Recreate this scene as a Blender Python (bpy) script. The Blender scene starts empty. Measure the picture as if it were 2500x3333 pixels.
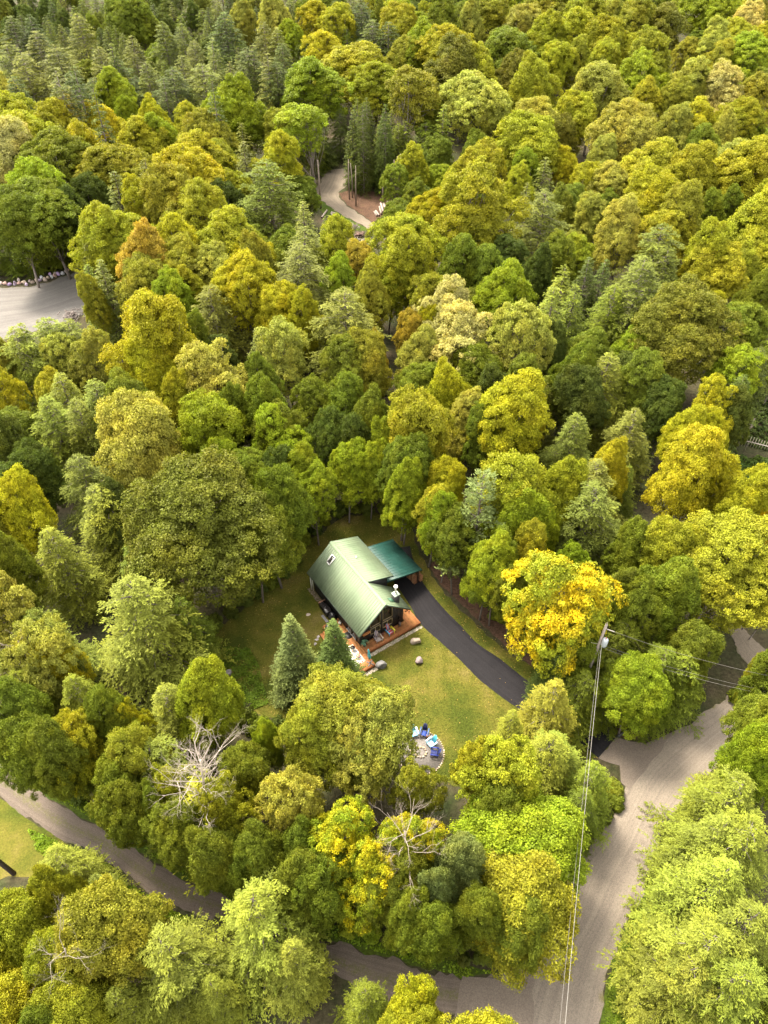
import bpy, math, random
import numpy as np
from mathutils import Vector, Matrix
random.seed(7)
RNG = np.random.default_rng(11)
R = math.radians
# ------------------------------------------------------------------ camera, world, sun, exposure
sc = bpy.context.scene
COL = sc.collection
HAZE = 0.0
PITCH, CAMH, FPX = R(44), 60.0, 2312.0
cam = bpy.data.objects.new('camera', bpy.data.cameras.new('camera'))
COL.objects.link(cam)
cam.location = (0, 0, CAMH)
cam.rotation_euler = (R(90) - PITCH, 0, 0)
cam.data.sensor_fit = 'HORIZONTAL'
cam.data.sensor_width = 36
cam.data.lens = 36 * FPX / 2500
cam.data.clip_start = 1
cam.data.clip_end = 3000
sc.camera = cam
SUN_DIR = Vector((-0.34, 0.36, 0.87)).normalized()      # towards the sun
sel = math.asin(SUN_DIR.z)
saz = math.atan2(SUN_DIR.x, SUN_DIR.y)
w = bpy.data.worlds.new('World'); sc.world = w; w.use_nodes = True
wn = w.node_tree.nodes; wl = w.node_tree.links
sky = wn.new('ShaderNodeTexSky'); sky.sky_type = 'NISHITA'; sky.sun_disc = False
sky.sun_elevation = sel; sky.sun_rotation = saz
sky.air_density = 1.0; sky.dust_density = 4.0; sky.ozone_density = 1.0; sky.altitude = 300
hs = wn.new('ShaderNodeHueSaturation'); hs.inputs['Saturation'].default_value = 0.12
bg = wn['Background']; bg.inputs['Strength'].default_value = 0.15
wl.new(sky.outputs[0], hs.inputs['Color'])
wm = wn.new('ShaderNodeMix'); wm.data_type = 'RGBA'; wm.blend_type = 'MULTIPLY'; wm.inputs[0].default_value = 1; wm.inputs[7].default_value = (1.05, 1.0, .9, 1)   # thin warm overcast
wl.new(hs.outputs[0], wm.inputs[6]); wl.new(wm.outputs[2], bg.inputs['Color'])
sun = bpy.data.objects.new('sun', bpy.data.lights.new('sun', 'SUN'))
COL.objects.link(sun)
sun.data.energy = 1.4; sun.data.angle = R(14); sun.data.color = (1.0, 0.90, 0.72)
sun.rotation_euler = SUN_DIR.to_track_quat('Z', 'Y').to_euler()
sc.view_settings.view_transform = 'Standard'; sc.view_settings.look = 'None'
sc.view_settings.gamma = 1.0; sc.view_settings.use_curve_mapping = False
sc.view_settings.exposure = 2.72
sc.render.engine = 'CYCLES'
sc.cycles.max_bounces = 5; sc.cycles.diffuse_bounces = 3; sc.cycles.glossy_bounces = 2
sc.cycles.transmission_bounces = 2; sc.cycles.transparent_max_bounces = 4

# ------------------------------------------------------------------ geometry of the view (survey of the place)
CP, SP = math.cos(PITCH), math.sin(PITCH)
def ground(y, x=0):
    y = np.asarray(y, dtype=float)
    return np.where(y > 165, (y - 165) * 0.085, 0.0)
def at(px, py, z):                     # photograph pixel (2500 x 3333) and height -> world point
    a = (1666.5 - py) / FPX
    d = ((px - 1250) / FPX, CP + a * SP, -SP + a * CP)
    t = (z - CAMH) / d[2]
    return Vector((d[0] * t, d[1] * t, z))
def atg(px, py):
    p = at(px, py, 0)
    for _ in range(12):
        p = at(px, py, float(ground(p.y)))
    return p
def depth(p): return p[1] * CP - (p[2] - CAMH) * SP
def proj(p):
    z = p[2] - CAMH; dep = p[1] * CP - z * SP
    return (1250 + FPX * p[0] / dep, 1666.5 - FPX * (p[1] * SP + z * CP) / dep)
D = 2500 / 1659.0
def dp(pts): return [(x * D, y * D) for x, y in pts]           # reading scale -> pixel
def in_poly(px, py, poly):
    px = np.asarray(px, float); py = np.asarray(py, float)
    ins = np.zeros(px.shape, bool); n = len(poly)
    for i in range(n):
        x1, y1 = poly[i]; x2, y2 = poly[(i + 1) % n]
        if y1 == y2: continue
        c = ((y1 > py) != (y2 > py)) & (px < (x2 - x1) * (py - y1) / (y2 - y1) + x1)
        ins ^= c
    return ins

# ------------------------------------------------------------------ mesh helpers
def np_mesh(name, V, F, nper, attrs=None, mats=(), smooth=False, col=None, uv=None):
    """V (n,3) array, F flat loop indices, nper verts per face (int or array)"""
    me = bpy.data.meshes.new(name)
    V = np.ascontiguousarray(V, dtype=np.float32); F = np.ascontiguousarray(F, dtype=np.int32).ravel()
    me.vertices.add(len(V)); me.vertices.foreach_set('co', V.ravel())
    if isinstance(nper, int): tot = np.full(len(F) // nper, nper, dtype=np.int32)
    else: tot = np.asarray(nper, dtype=np.int32)
    st = np.concatenate(([0], np.cumsum(tot)[:-1])).astype(np.int32)
    me.loops.add(len(F)); me.loops.foreach_set('vertex_index', F)
    me.polygons.add(len(tot)); me.polygons.foreach_set('loop_start', st); me.polygons.foreach_set('loop_total', tot)
    if smooth: me.polygons.foreach_set('use_smooth', np.ones(len(tot), dtype=bool))
    if attrs:
        for k, a in attrs.items():
            t = me.attributes.new(k, 'FLOAT', 'FACE'); t.data.foreach_set('value', np.asarray(a, dtype=np.float32))
    if col is not None:
        t = me.attributes.new('Col', 'FLOAT_COLOR', 'POINT' if len(col) == len(V) and len(col) != len(tot) else 'FACE')
        c = np.ones((len(col), 4), np.float32); c[:, :3] = col
        t.data.foreach_set('color', c.ravel())
    if uv is not None:
        l = me.uv_layers.new(name='UVMap'); l.data.foreach_set('uv', np.asarray(uv, np.float32)[F].ravel())
    for m in mats: me.materials.append(m)
    me.update(calc_edges=True); me.validate(clean_customdata=False)
    return me
def link(name, me, parent=None, loc=None, rot=None):
    o = bpy.data.objects.new(name, me); COL.objects.link(o)
    if parent is not None: o.parent = parent
    if loc is not None: o.location = loc
    if rot is not None: o.rotation_euler = rot
    return o
def tag(o, label=None, cat=None, group=None, kind=None):
    if label: o['label'] = label
    if cat: o['category'] = cat
    if group: o['group'] = group
    if kind: o['kind'] = kind
    return o
def thing(name, label, cat, loc=(0, 0, 0), rz=0, group=None, parent=None):
    o = bpy.data.objects.new(name, None); COL.objects.link(o); o.location = loc; o.rotation_euler = (0, 0, rz)
    o.empty_display_size = 0.3
    return tag(o, label, cat, group)

class MB:
    """collects coloured boxes, tubes and prisms into one mesh"""
    def __init__(s): s.v = []; s.f = []; s.c = []
    def add(s, vs, fs, col=(1, 1, 1)):
        b = len(s.v); s.v += [tuple(p) for p in vs]; s.f += [[b + i for i in f] for f in fs]; s.c += [col] * len(fs); return s
    def box(s, x0, y0, z0, x1, y1, z1, col=(1, 1, 1), M=None, bev=0.0):
        if bev > 0:
            b = min(bev, (x1 - x0) * .45, (y1 - y0) * .45, (z1 - z0) * .45)
            vs = []
            for z, i in ((z0, b), (z0 + b, 0), (z1 - b, 0), (z1, b)):
                vs += [(x0 + i, y0 + i, z), (x1 - i, y0 + i, z), (x1 - i, y1 - i, z), (x0 + i, y1 - i, z)]
            fs = [(3, 2, 1, 0), (12, 13, 14, 15)]
            for k in range(3):
                for i in range(4):
                    a, c = k * 4 + i, k * 4 + (i + 1) % 4; fs.append((a, c, c + 4, a + 4))
        else:
            vs = [(x0, y0, z0), (x1, y0, z0), (x1, y1, z0), (x0, y1, z0), (x0, y0, z1), (x1, y0, z1), (x1, y1, z1), (x0, y1, z1)]
            fs = [(3, 2, 1, 0), (4, 5, 6, 7), (0, 1, 5, 4), (1, 2, 6, 5), (2, 3, 7, 6), (3, 0, 4, 7)]
        if M is not None: vs = [M @ Vector(v) for v in vs]
        return s.add(vs, fs, col)
    def tube(s, pts, rad, n=8, col=(1, 1, 1), cap=True):
        pts = [Vector(p) for p in pts]
        if not hasattr(rad, '__len__'): rad = [rad] * len(pts)
        vs = []; fs = []
        for i, p in enumerate(pts):
            t = (pts[min(i + 1, len(pts) - 1)] - pts[max(i - 1, 0)]).normalized()
            a = t.orthogonal().normalized() if i == 0 else (a - t * a.dot(t)).normalized()
            b = t.cross(a)
            for k in range(n):
                an = 2 * math.pi * k / n
                vs.append(p + (a * math.cos(an) + b * math.sin(an)) * rad[i])
        for i in range(len(pts) - 1):
            for k in range(n):
                fs.append((i * n + k, i * n + (k + 1) % n, (i + 1) * n + (k + 1) % n, (i + 1) * n + k))
        if cap:
            fs.append(tuple(range(n - 1, -1, -1))); fs.append(tuple((len(pts) - 1) * n + k for k in range(n)))
        return s.add(vs, fs, col)
    def prism(s, poly, z0, z1, col=(1, 1, 1), ax='z', M=None):
        n = len(poly)
        if ax == 'z': lo = [(x, y, z0) for x, y in poly]; hi = [(x, y, z1) for x, y in poly]
        elif ax == 'y': lo = [(x, z0, y) for x, y in poly]; hi = [(x, z1, y) for x, y in poly]
        else: lo = [(z0, x, y) for x, y in poly]; hi = [(z1, x, y) for x, y in poly]
        vs = lo + hi
        if M is not None: vs = [M @ Vector(v) for v in vs]
        fs = [tuple(range(n - 1, -1, -1)), tuple(range(n, 2 * n))] + [(i, (i + 1) % n, n + (i + 1) % n, n + i) for i in range(n)]
        return s.add(vs, fs, col)
    def mesh(s, name, mat, smooth=False):
        tot = [len(f) for f in s.f]; F = [i for f in s.f for i in f]
        me = np_mesh(name, np.array(s.v), np.array(F), tot, mats=(mat,) if mat else (), smooth=smooth, col=None)
        t = me.attributes.new('Col', 'FLOAT_COLOR', 'FACE'); c = np.ones((len(s.c), 4), np.float32); c[:, :3] = np.array(s.c)
        if len(me.polygons) == len(s.c): t.data.foreach_set('color', c.ravel())
        return me
    def obj(s, name, mat, parent=None, smooth=False, loc=None, rot=None):
        return link(name, s.mesh(name, mat, smooth), parent, loc, rot)

# ------------------------------------------------------------------ materials
def newmat(name):
    m = bpy.data.materials.new(name); m.use_nodes = True
    nt = m.node_tree; return m, nt, nt.nodes, nt.links, nt.nodes['Principled BSDF']
def noise(nt, scale, detail=4, rough=0.6, coord=None, dims=None):
    n = nt.nodes.new('ShaderNodeTexNoise'); n.inputs['Scale'].default_value = scale
    n.inputs['Detail'].default_value = detail; n.inputs['Roughness'].default_value = rough
    if coord is not None: nt.links.new(coord, n.inputs['Vector'])
    return n
def ramp(nt, fac, stops):
    r = nt.nodes.new('ShaderNodeValToRGB'); e = r.color_ramp.elements
    while len(e) < len(stops): e.new(0.5)
    for i, (p, c) in enumerate(stops): e[i].position = p; e[i].color = (*c, 1) if len(c) == 3 else c
    nt.links.new(fac, r.inputs[0]); return r
def mixc(nt, fac, a, b, mode='MIX'):
    m = nt.nodes.new('ShaderNodeMix'); m.data_type = 'RGBA'; m.blend_type = mode
    for sock, v in ((m.inputs[0], fac), (m.inputs[6], a), (m.inputs[7], b)):
        if hasattr(v, 'links'): nt.links.new(v, sock)
        elif isinstance(v, (int, float)): sock.default_value = v
        else: sock.default_value = (*v, 1)
    return m.outputs[2]
def mth(nt, op, a, b=0.0, c=0.0, clamp=False):
    m = nt.nodes.new('ShaderNodeMath'); m.operation = op; m.use_clamp = clamp
    for i, v in enumerate((a, b, c)):
        if hasattr(v, 'links'): nt.links.new(v, m.inputs[i])
        else: m.inputs[i].default_value = v
    return m.outputs[0]
def bump(nt, h, strength, dist, bs):
    b = nt.nodes.new('ShaderNodeBump'); b.inputs['Strength'].default_value = strength; b.inputs['Distance'].default_value = dist
    nt.links.new(h, b.inputs['Height']); nt.links.new(b.outputs[0], bs.inputs['Normal'])
def objcoord(nt): return nt.nodes.new('ShaderNodeTexCoord').outputs['Object']

def leaf_material(name, hue2, trans=0.3, rough=0.55, vamp=0.55, big=0.22):
    m, nt, N, L, bs = newmat(name)
    oi = N.new('ShaderNodeObjectInfo'); tc = objcoord(nt)
    off = N.new('ShaderNodeVectorMath'); off.operation = 'ADD'; L.new(tc, off.inputs[0])
    rs = N.new('ShaderNodeVectorMath'); rs.operation = 'SCALE'; rs.inputs[0].default_value = (37, 17, 29); L.new(oi.outputs['Random'], rs.inputs['Scale'])
    L.new(rs.outputs[0], off.inputs[1])
    n1 = noise(nt, big, 3, 0.6, off.outputs[0])
    f1 = N.new('ShaderNodeMapRange'); f1.inputs[1].default_value = 0.42; f1.inputs[2].default_value = 0.68; L.new(n1.outputs[0], f1.inputs[0])
    at_ = N.new('ShaderNodeAttribute'); at_.attribute_name = 'v'
    c2 = mixc(nt, 1.0, oi.outputs['Color'], hue2, 'MULTIPLY')
    c = mixc(nt, mth(nt, 'MULTIPLY', f1.outputs[0], 0.75), oi.outputs['Color'], c2)
    n2 = noise(nt, 1.3, 2, 0.5, off.outputs[0])
    k = mth(nt, 'ADD', mth(nt, 'MULTIPLY', at_.outputs['Fac'], vamp), mth(nt, 'MULTIPLY_ADD', n2.outputs[0], 0.7, 0.65 - 0.0))
    kk = N.new('ShaderNodeCombineXYZ')
    for i in range(3): L.new(k, kk.inputs[i])
    c = mixc(nt, 1.0, c, kk.outputs[0], 'MULTIPLY')
    L.new(c, bs.inputs['Base Color']); bs.inputs['Roughness'].default_value = rough
    bs.inputs['Specular IOR Level'].default_value = 0.12
    tr = N.new('ShaderNodeBsdfTranslucent'); ct = mixc(nt, 1.0, c, (1.15, 1.25, 0.55), 'MULTIPLY'); L.new(ct, tr.inputs['Color'])
    mx = N.new('ShaderNodeMixShader'); mx.inputs[0].default_value = trans
    L.new(bs.outputs[0], mx.inputs[1]); L.new(tr.outputs[0], mx.inputs[2])
    L.new(mx.outputs[0], N['Material Output'].inputs['Surface'])
    return m
M_leaf = leaf_material('broadleaf', (1.28, 1.08, 0.7))
M_needle = leaf_material('needles', (1.2, 1.1, 0.8), trans=0.2, rough=0.6, vamp=0.6)
M_mixed = leaf_material('turning_leaves', (3.0, 1.75, 0.3), big=0.30)
def bark_material():
    m, nt, N, L, bs = newmat('bark')
    oi = N.new('ShaderNodeObjectInfo'); tc = objcoord(nt)
    n = noise(nt, 5, 5, 0.7, tc)
    c = mixc(nt, 1.0, oi.outputs['Color'], ramp(nt, n.outputs[0], [(0.3, (.45, .42, .4)), (0.65, (1.2, 1.2, 1.2))]).outputs[0], 'MULTIPLY')
    L.new(c, bs.inputs['Base Color']); bs.inputs['Roughness'].default_value = 0.9
    bump(nt, n.outputs[0], 0.6, 0.04, bs); return m
M_bark = bark_material()
def painted(name, rough=0.6, metal=0.0, var=0.25, scale=6, bumpk=0.0, spec=0.5):
    m, nt, N, L, bs = newmat(name)
    a = N.new('ShaderNodeAttribute'); a.attribute_name = 'Col'; tc = objcoord(nt)
    n = noise(nt, scale, 4, 0.65, tc)
    k = ramp(nt, n.outputs[0], [(0.25, (1 - var,) * 3), (0.75, (1 + var,) * 3)])
    L.new(mixc(nt, 1.0, a.outputs['Color'], k.outputs[0], 'MULTIPLY'), bs.inputs['Base Color'])
    bs.inputs['Roughness'].default_value = rough; bs.inputs['Metallic'].default_value = metal
    bs.inputs['Specular IOR Level'].default_value = spec
    if bumpk: bump(nt, n.outputs[0], bumpk, 0.03, bs)
    return m
M_paint = painted('paint')
M_gloss = painted('glossy_paint', 0.25, 0, 0.1)
M_cloth = painted('vinyl_cover', 0.35, 0, 0.3, 5, 0.5)
M_metal = painted('bare_metal', 0.3, 1.0, 0.1)
M_rock = painted('rock', 0.85, 0, 0.45, 2.2, 0.8, 0.3)
M_wood = painted('timber', 0.7, 0, 0.35, 4, 0.2, 0.3)
m, nt, N, L, bs = newmat('window_glass'); M_glass = m
bs.inputs['Base Color'].default_value = (0.03, 0.028, 0.022, 1); bs.inputs['Roughness'].default_value = 0.06
n_ = noise(nt, 1.5, 2, .5, objcoord(nt)); bump(nt, n_.outputs[0], 0.05, 0.02, bs)
def roof_material(name, base, rough, tint):
    m, nt, N, L, bs = newmat(name); tc = objcoord(nt)
    oi = N.new('ShaderNodeObjectInfo')
    gp = N.new('ShaderNodeNewGeometry').outputs['Position']
    n = noise(nt, 0.7, 5, 0.65, gp); n2 = noise(nt, 9, 3, 0.6, gp)
    c = mixc(nt, ramp(nt, n.outputs[0], [(0.38, (0,) * 3), (0.68, (1,) * 3)]).outputs[0], base, tint)
    c = mixc(nt, mth(nt, 'MULTIPLY', ramp(nt, n2.outputs[0], [(0.58, (0,) * 3), (0.75, (1,) * 3)]).outputs[0], 0.12), c, (0.3, 0.36, 0.2))
    k = N.new('ShaderNodeMapRange'); k.inputs[3].default_value = 0.93; k.inputs[4].default_value = 1.07; L.new(oi.outputs['Random'], k.inputs[0])
    kk = N.new('ShaderNodeCombineXYZ')
    for i in range(3): L.new(k.outputs[0], kk.inputs[i])
    L.new(mixc(nt, 1.0, c, kk.outputs[0], 'MULTIPLY'), bs.inputs['Base Color'])
    r = N.new('ShaderNodeMapRange'); r.inputs[3].default_value = rough - .1; r.inputs[4].default_value = rough + .14
    L.new(n.outputs[0], r.inputs[0]); L.new(r.outputs[0], bs.inputs['Roughness'])
    bs.inputs['Specular IOR Level'].default_value = 0.5; bump(nt, n.outputs[0], 0.08, 0.05, bs)
    return m
M_roof = roof_material('green_roof_steel', (0.125, 0.168, 0.098), 0.64, (0.150, 0.190, 0.116))
M_teal = roof_material('teal_roof_steel', (0.008, 0.044, 0.036), 0.5, (0.011, 0.055, 0.045))

# ground sheets
def ground_material(name, stops, s1=0.15, s2=2.5, bumpk=0.5, rough=0.95, mixk=0.5, stops2=None):
    m, nt, N, L, bs = newmat(name); gp = N.new('ShaderNodeNewGeometry').outputs['Position']
    a = noise(nt, s1, 6, 0.62, gp); b = noise(nt, s2, 5, 0.75, gp)
    ca = ramp(nt, a.outputs[0], stops).outputs[0]
    cb = ramp(nt, b.outputs[0], stops2 or [(0.3, (.45,) * 3), (0.7, (1.5,) * 3)]).outputs[0]
    c = mixc(nt, 1.0, ca, cb, 'MULTIPLY')
    L.new(c, bs.inputs['Base Color']); bs.inputs['Roughness'].default_value = rough
    bs.inputs['Specular IOR Level'].default_value = 0.15
    bump(nt, b.outputs[0], bumpk, 0.15, bs); return m
M_floor = ground_material('forest_floor', [(0.3, (.03, .04, .012)), (0.5, (.045, .04, .02)), (0.7, (.06, .045, .028))], 0.25)
M_lawn = ground_material('lawn', [(0.36, (.044, .056, .006)), (0.46, (.070, .074, .009)), (0.55, (.098, .090, .014)), (0.70, (.140, .108, .034))], 0.22, 6.0,
                         stops2=[(0.3, (.60,) * 3), (0.7, (1.40,) * 3)])
M_verge = ground_material('verge', [(0.35, (.035, .06, .006)), (0.6, (.055, .075, .008)), (0.75, (.07, .06, .02))], 0.3, 3.0)
M_mulch = ground_material('leaf_litter', [(0.35, (.06, .035, .022)), (0.6, (.09, .05, .032)), (0.75, (.06, .06, .02))], 0.5, 4.0)

def road_material(name, gravel, dark, edge, centre=None, track=(0.5, 0.2), tk=0.35):
    """UV.x runs across the road (0..1), UV.y along it in metres"""
    m, nt, N, L, bs = newmat(name)
    gp = N.new('ShaderNodeNewGeometry').outputs['Position']
    uv = N.new('ShaderNodeUVMap').outputs[0]; sx = N.new('ShaderNodeSeparateXYZ'); L.new(uv, sx.inputs[0])
    st = N.new('ShaderNodeVectorMath'); st.operation = 'MULTIPLY'; st.inputs[1].default_value = (9, 0.05, 0); L.new(uv, st.inputs[0])
    ns = noise(nt, 1.4, 5, 0.6, st.outputs[0])            # streaks along the road
    nf = noise(nt, 14, 4, 0.8, gp); nb = noise(nt, 0.6, 5, 0.65, gp)
    f = mth(nt, 'MULTIPLY_ADD', ns.outputs[0], .8, .05, clamp=True)
    f = mth(nt, 'MULTIPLY_ADD', nb.outputs[0], 0.8, mth(nt, 'SUBTRACT', f, 0.4), clamp=True)
    c = mixc(nt, f, dark, gravel)
    au = mth(nt, 'ABSOLUTE', mth(nt, 'MULTIPLY_ADD', sx.outputs[0], 2.0, -1.0))       # 0 centre .. 1 edge
    tkk = N.new('ShaderNodeVectorMath'); tkk.operation = 'MULTIPLY'; tkk.inputs[1].default_value = (22, 0.03, 0); L.new(uv, tkk.inputs[0])
    tn = noise(nt, 1.0, 3, 0.55, tkk.outputs[0]); tcol = ramp(nt, tn.outputs[0], [(0.36, (.88, .87, .88)), (0.62, (1.08, 1.08, 1.07))]).outputs[0]
    c = mixc(nt, 1.0, c, tcol, 'MULTIPLY')
    if centre:
        cf = mth(nt, 'SUBTRACT', 0.42, au); cf = mth(nt, 'ADD', cf, mth(nt, 'MULTIPLY_ADD', nb.outputs[0], 1.3, -0.66))
        nn = noise(nt, 5, 4, .7, gp)
        cf = mth(nt, 'MULTIPLY', mth(nt, 'MULTIPLY', cf, 3.0, clamp=True), mth(nt, 'MULTIPLY_ADD', nn.outputs[0], 5, -2.0, clamp=True), clamp=True)
        c = mixc(nt, mth(nt, 'MULTIPLY', cf, 0.75), c, centre)
    ef = mth(nt, 'ADD', mth(nt, 'SUBTRACT', au, 0.93), mth(nt, 'MULTIPLY_ADD', nb.outputs[0], 0.9, -0.5))
    ef = mth(nt, 'MULTIPLY', ef, 6.0, clamp=True)
    c = mixc(nt, ef, c, edge)
    fine = ramp(nt, nf.outputs[0], [(0.3, (.62,) * 3), (0.7, (1.38,) * 3)]).outputs[0]
    L.new(mixc(nt, 1.0, c, fine, 'MULTIPLY'), bs.inputs['Base Color'])
    bs.inputs['Roughness'].default_value = 0.95; bs.inputs['Specular IOR Level'].default_value = 0.2
    bump(nt, nf.outputs[0], 0.5, 0.04, bs); return m
M_main = road_material('gravel_road', (.205, .172, .138), (.146, .122, .099), (.12, .105, .045))
M_lower = road_material('dirt_track', (.142, .113, .090), (.082, .066, .055), (.07, .075, .02), centre=(.085, .085, .025))
M_apron = road_material('old_gravel', (.165, .134, .108), (.120, .098, .080), (.14, .11, .08))
M_lot = road_material('parking_gravel', (.140, .130, .122), (.10, .092, .086), (.12, .10, .06))
M_path = road_material('dirt_path', (.20, .165, .125), (.12, .098, .075), (.09, .085, .03))
M_asph = road_material('asphalt', (.022, .020, .022), (.009, .0085, .010), (.03, .028, .028))

# ------------------------------------------------------------------ terrain
def flat(name, poly, z, mat, label=None, kind='structure', inset_noise=0.0, step=None):
    pts = poly
    if inset_noise:
        out = []
        n = len(poly)
        for i in range(n):
            a = Vector(poly[i]); b = Vector(poly[(i + 1) % n]); k = max(1, int((b - a).length / 0.6))
            for j in range(k):
                p = a.lerp(b, j / k); nrm = Vector(((b - a).y, -(b - a).x)).normalized()
                out.append(p + nrm * inset_noise * (math.sin(p.x * 2.1 + p.y * 1.3) * .6 + random.uniform(-.6, .6)))
        pts = out
    V = np.array([(p[0], p[1], z + float(ground(p[1]))) for p in pts]); n = len(V)
    import mathutils
    tris = mathutils.geometry.tessellate_polygon([[Vector((v[0], v[1], 0)) for v in V]])
    F = []
    for t in tris:
        a, b, c = t
        cr = (V[b][0] - V[a][0]) * (V[c][1] - V[a][1]) - (V[b][1] - V[a][1]) * (V[c][0] - V[a][0])
        F += [a, b, c] if cr > 0 else [a, c, b]
    me = np_mesh(name, V, np.array(F), 3, mats=(mat,))
    uv = me.uv_layers.new(name='UVMap'); li = np.zeros(len(me.loops), np.int32); me.loops.foreach_get('vertex_index', li)
    uv.data.foreach_set('uv', np.column_stack([np.full(len(li), .5), V[li][:, 1]]).astype(np.float32).ravel())
    return tag(link(name, me), label, kind=kind)
gx = np.linspace(-420, 420, 85); gy = np.concatenate([np.linspace(-260, 165, 60), np.linspace(175, 700, 50)])
GX, GY = np.meshgrid(gx, gy); V = np.column_stack([GX.ravel(), GY.ravel(), ground(GY.ravel()) + 0])
nx = len(gx); i, j = np.meshgrid(np.arange(nx - 1), np.arange(len(gy) - 1)); b = (j * nx + i).ravel()
F = np.column_stack([b, b + 1, b + nx + 1, b + nx])
tag(link('ground', np_mesh('ground', V, F, 4, mats=(M_floor,))), 'dark leaf covered forest floor under the trees', kind='structure')

def catmull(P, n):
    P = [Vector(p) for p in P]; out = []; m = len(P)
    seg = [0]
    for i in range(1, m): seg.append(seg[-1] + (P[i] - P[i - 1]).length)
    for k in range(n):
        s = seg[-1] * k / (n - 1); i = min(max([q for q in range(m) if seg[q] <= s + 1e-9]), m - 2)
        t = (s - seg[i]) / (seg[i + 1] - seg[i])
        p0 = P[max(i - 1, 0)]; p1 = P[i]; p2 = P[i + 1]; p3 = P[min(i + 2, m - 1)]
        out.append(0.5 * ((2 * p1) + (p2 - p0) * t + (2 * p0 - 5 * p1 + 4 * p2 - p3) * t * t + (3 * p1 - p0 - 3 * p2 + p3) * t ** 3))
    return out
ROADW = []
def strip(name, left, right, z, mat, label, n=120, across=9, wob=0.12, crown=0.0):
    L_ = catmull([atg(*p) for p in left], n); R_ = catmull([atg(*p) for p in right], n)
    V = []; UV = []; s = 0
    for k in range(n):
        if k: s += ((L_[k] + R_[k]) / 2 - (L_[k - 1] + R_[k - 1]) / 2).length
        wl_ = wob * (math.sin(s * 1.7) + random.uniform(-1, 1)) ; wr_ = wob * (math.sin(s * 1.3 + 2) + random.uniform(-1, 1))
        d = (R_[k] - L_[k]).normalized(); a = L_[k] - d * wl_; b_ = R_[k] + d * wr_
        for q in range(across):
            u = q / (across - 1); p = a if q == 0 else (b_ if q == across - 1 else L_[k].lerp(R_[k], u))
            V.append((p.x, p.y, float(ground(p.y)) + z + crown * (1 - (2 * u - 1) ** 2) + 0.0)); UV.append((u, s))
    i, j = np.meshgrid(np.arange(across - 1), np.arange(n - 1)); b0 = (j * across + i).ravel()
    F = np.column_stack([b0, b0 + 1, b0 + across + 1, b0 + across])
    V = np.array(V)
    p, q, r = V[F[0][0]], V[F[0][1]], V[F[0][2]]
    if np.cross(q - p, r - p)[2] < 0: F = F[:, ::-1]
    ROADW.append([(v.x, v.y) for v in L_] + [(v.x, v.y) for v in R_[::-1]])
    return tag(link(name, np_mesh(name, V, F, 4, mats=(mat,), uv=UV, smooth=True)), label, kind='structure')

MAIN_L = dp([(1040, 2330), (1085, 2212), (1112, 2130), (1150, 2030), (1185, 1990), (1224, 1880), (1254, 1840), (1310, 1785), (1345, 1715), (1372, 1660), (1412, 1618), (1470, 1573), (1545, 1522), (1640, 1450), (1740, 1390)])
MAIN_R = dp([(1270, 2330), (1291, 2212), (1310, 2117), (1335, 2030), (1372, 1960), (1410, 1870), (1425, 1800), (1475, 1725), (1510, 1690), (1545, 1655), (1580, 1620), (1620, 1585), (1670, 1550), (1740, 1500), (1800, 1460)])
LOW_U = dp([(-120, 1560), (-40, 1620), (0, 1648), (62, 1692), (125, 1738), (210, 1783), (300, 1842), (370, 1887), (450, 1920), (505, 1943), (680, 2023), (829, 2068), (930, 2102), (1010, 2115), (1085, 2110)])
LOW_L = dp([(-120, 1650), (-40, 1700), (0, 1725), (48, 1757), (100, 1793), (200, 1843), (240, 1863), (300, 1912), (365, 1953), (440, 1983), (500, 1998), (740, 2118), (829, 2158), (940, 2180), (1100, 2200)])
DRV_L = dp([(800, 1190), (828, 1222), (846, 1250), (882, 1302), (909, 1348), (979, 1412), (1040, 1472), (1102, 1519), (1180, 1567), (1250, 1603), (1292, 1638)])
DRV_R = dp([(885, 1180), (892, 1205), (905, 1245), (945, 1300), (993, 1350), (1030, 1389), (1080, 1424), (1155, 1482), (1230, 1527), (1280, 1562), (1329, 1595)])
strip('lower_road', LOW_U, LOW_L, 0.02, M_lower, 'rutted dirt track with grass growing down its middle', wob=0.18)
strip('gravel_road', MAIN_L, MAIN_R, 0.028, M_main, 'wide curved pale brown gravel road', wob=0.14)
flat('road_apron', [atg(x * D, y * D).xy for x, y in [(1292, 1638), (1329, 1595), (1395, 1606), (1455, 1580), (1420, 1630), (1360, 1705), (1342, 1690), (1338, 1655)]], 0.036, M_apron, 'dark old gravel apron where the driveway meets the road', inset_noise=0.1)
flat('road_junction', [atg(x * D, y * D).xy for x, y in [(1000, 2112), (1085, 2110), (1125, 2060), (1160, 2040), (1150, 2212), (1060, 2240), (980, 2195)]], 0.034, M_apron, 'worn gravel where the dirt track joins the road', inset_noise=0.15)
strip('parking_lot', dp([(-120, 625), (0, 621), (60, 619), (104, 609), (140, 596), (185, 582)]), dp([(-120, 770), (0, 735), (60, 720), (104, 705), (150, 690), (200, 672)]), 0.02, M_lot, 'pale grey gravel parking area behind the trees', n=60, wob=0.2)
C5 = lambda x, y: (900 + .3617 * x, 500 + .3617 * y)
strip('dirt_path', [C5(430, 150), C5(400, 250), C5(350, 330), C5(345, 390), C5(430, 440), C5(540, 520), C5(680, 600), C5(800, 660), C5(900, 740), C5(1000, 800)],
      [C5(660, 130), C5(640, 220), C5(620, 300), C5(560, 350), C5(570, 400), C5(640, 470), C5(740, 540), C5(830, 600), C5(960, 690), C5(1080, 770)], 0.02, M_path, 'sandy logging track through the far clearing', n=60, wob=0.15)
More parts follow.
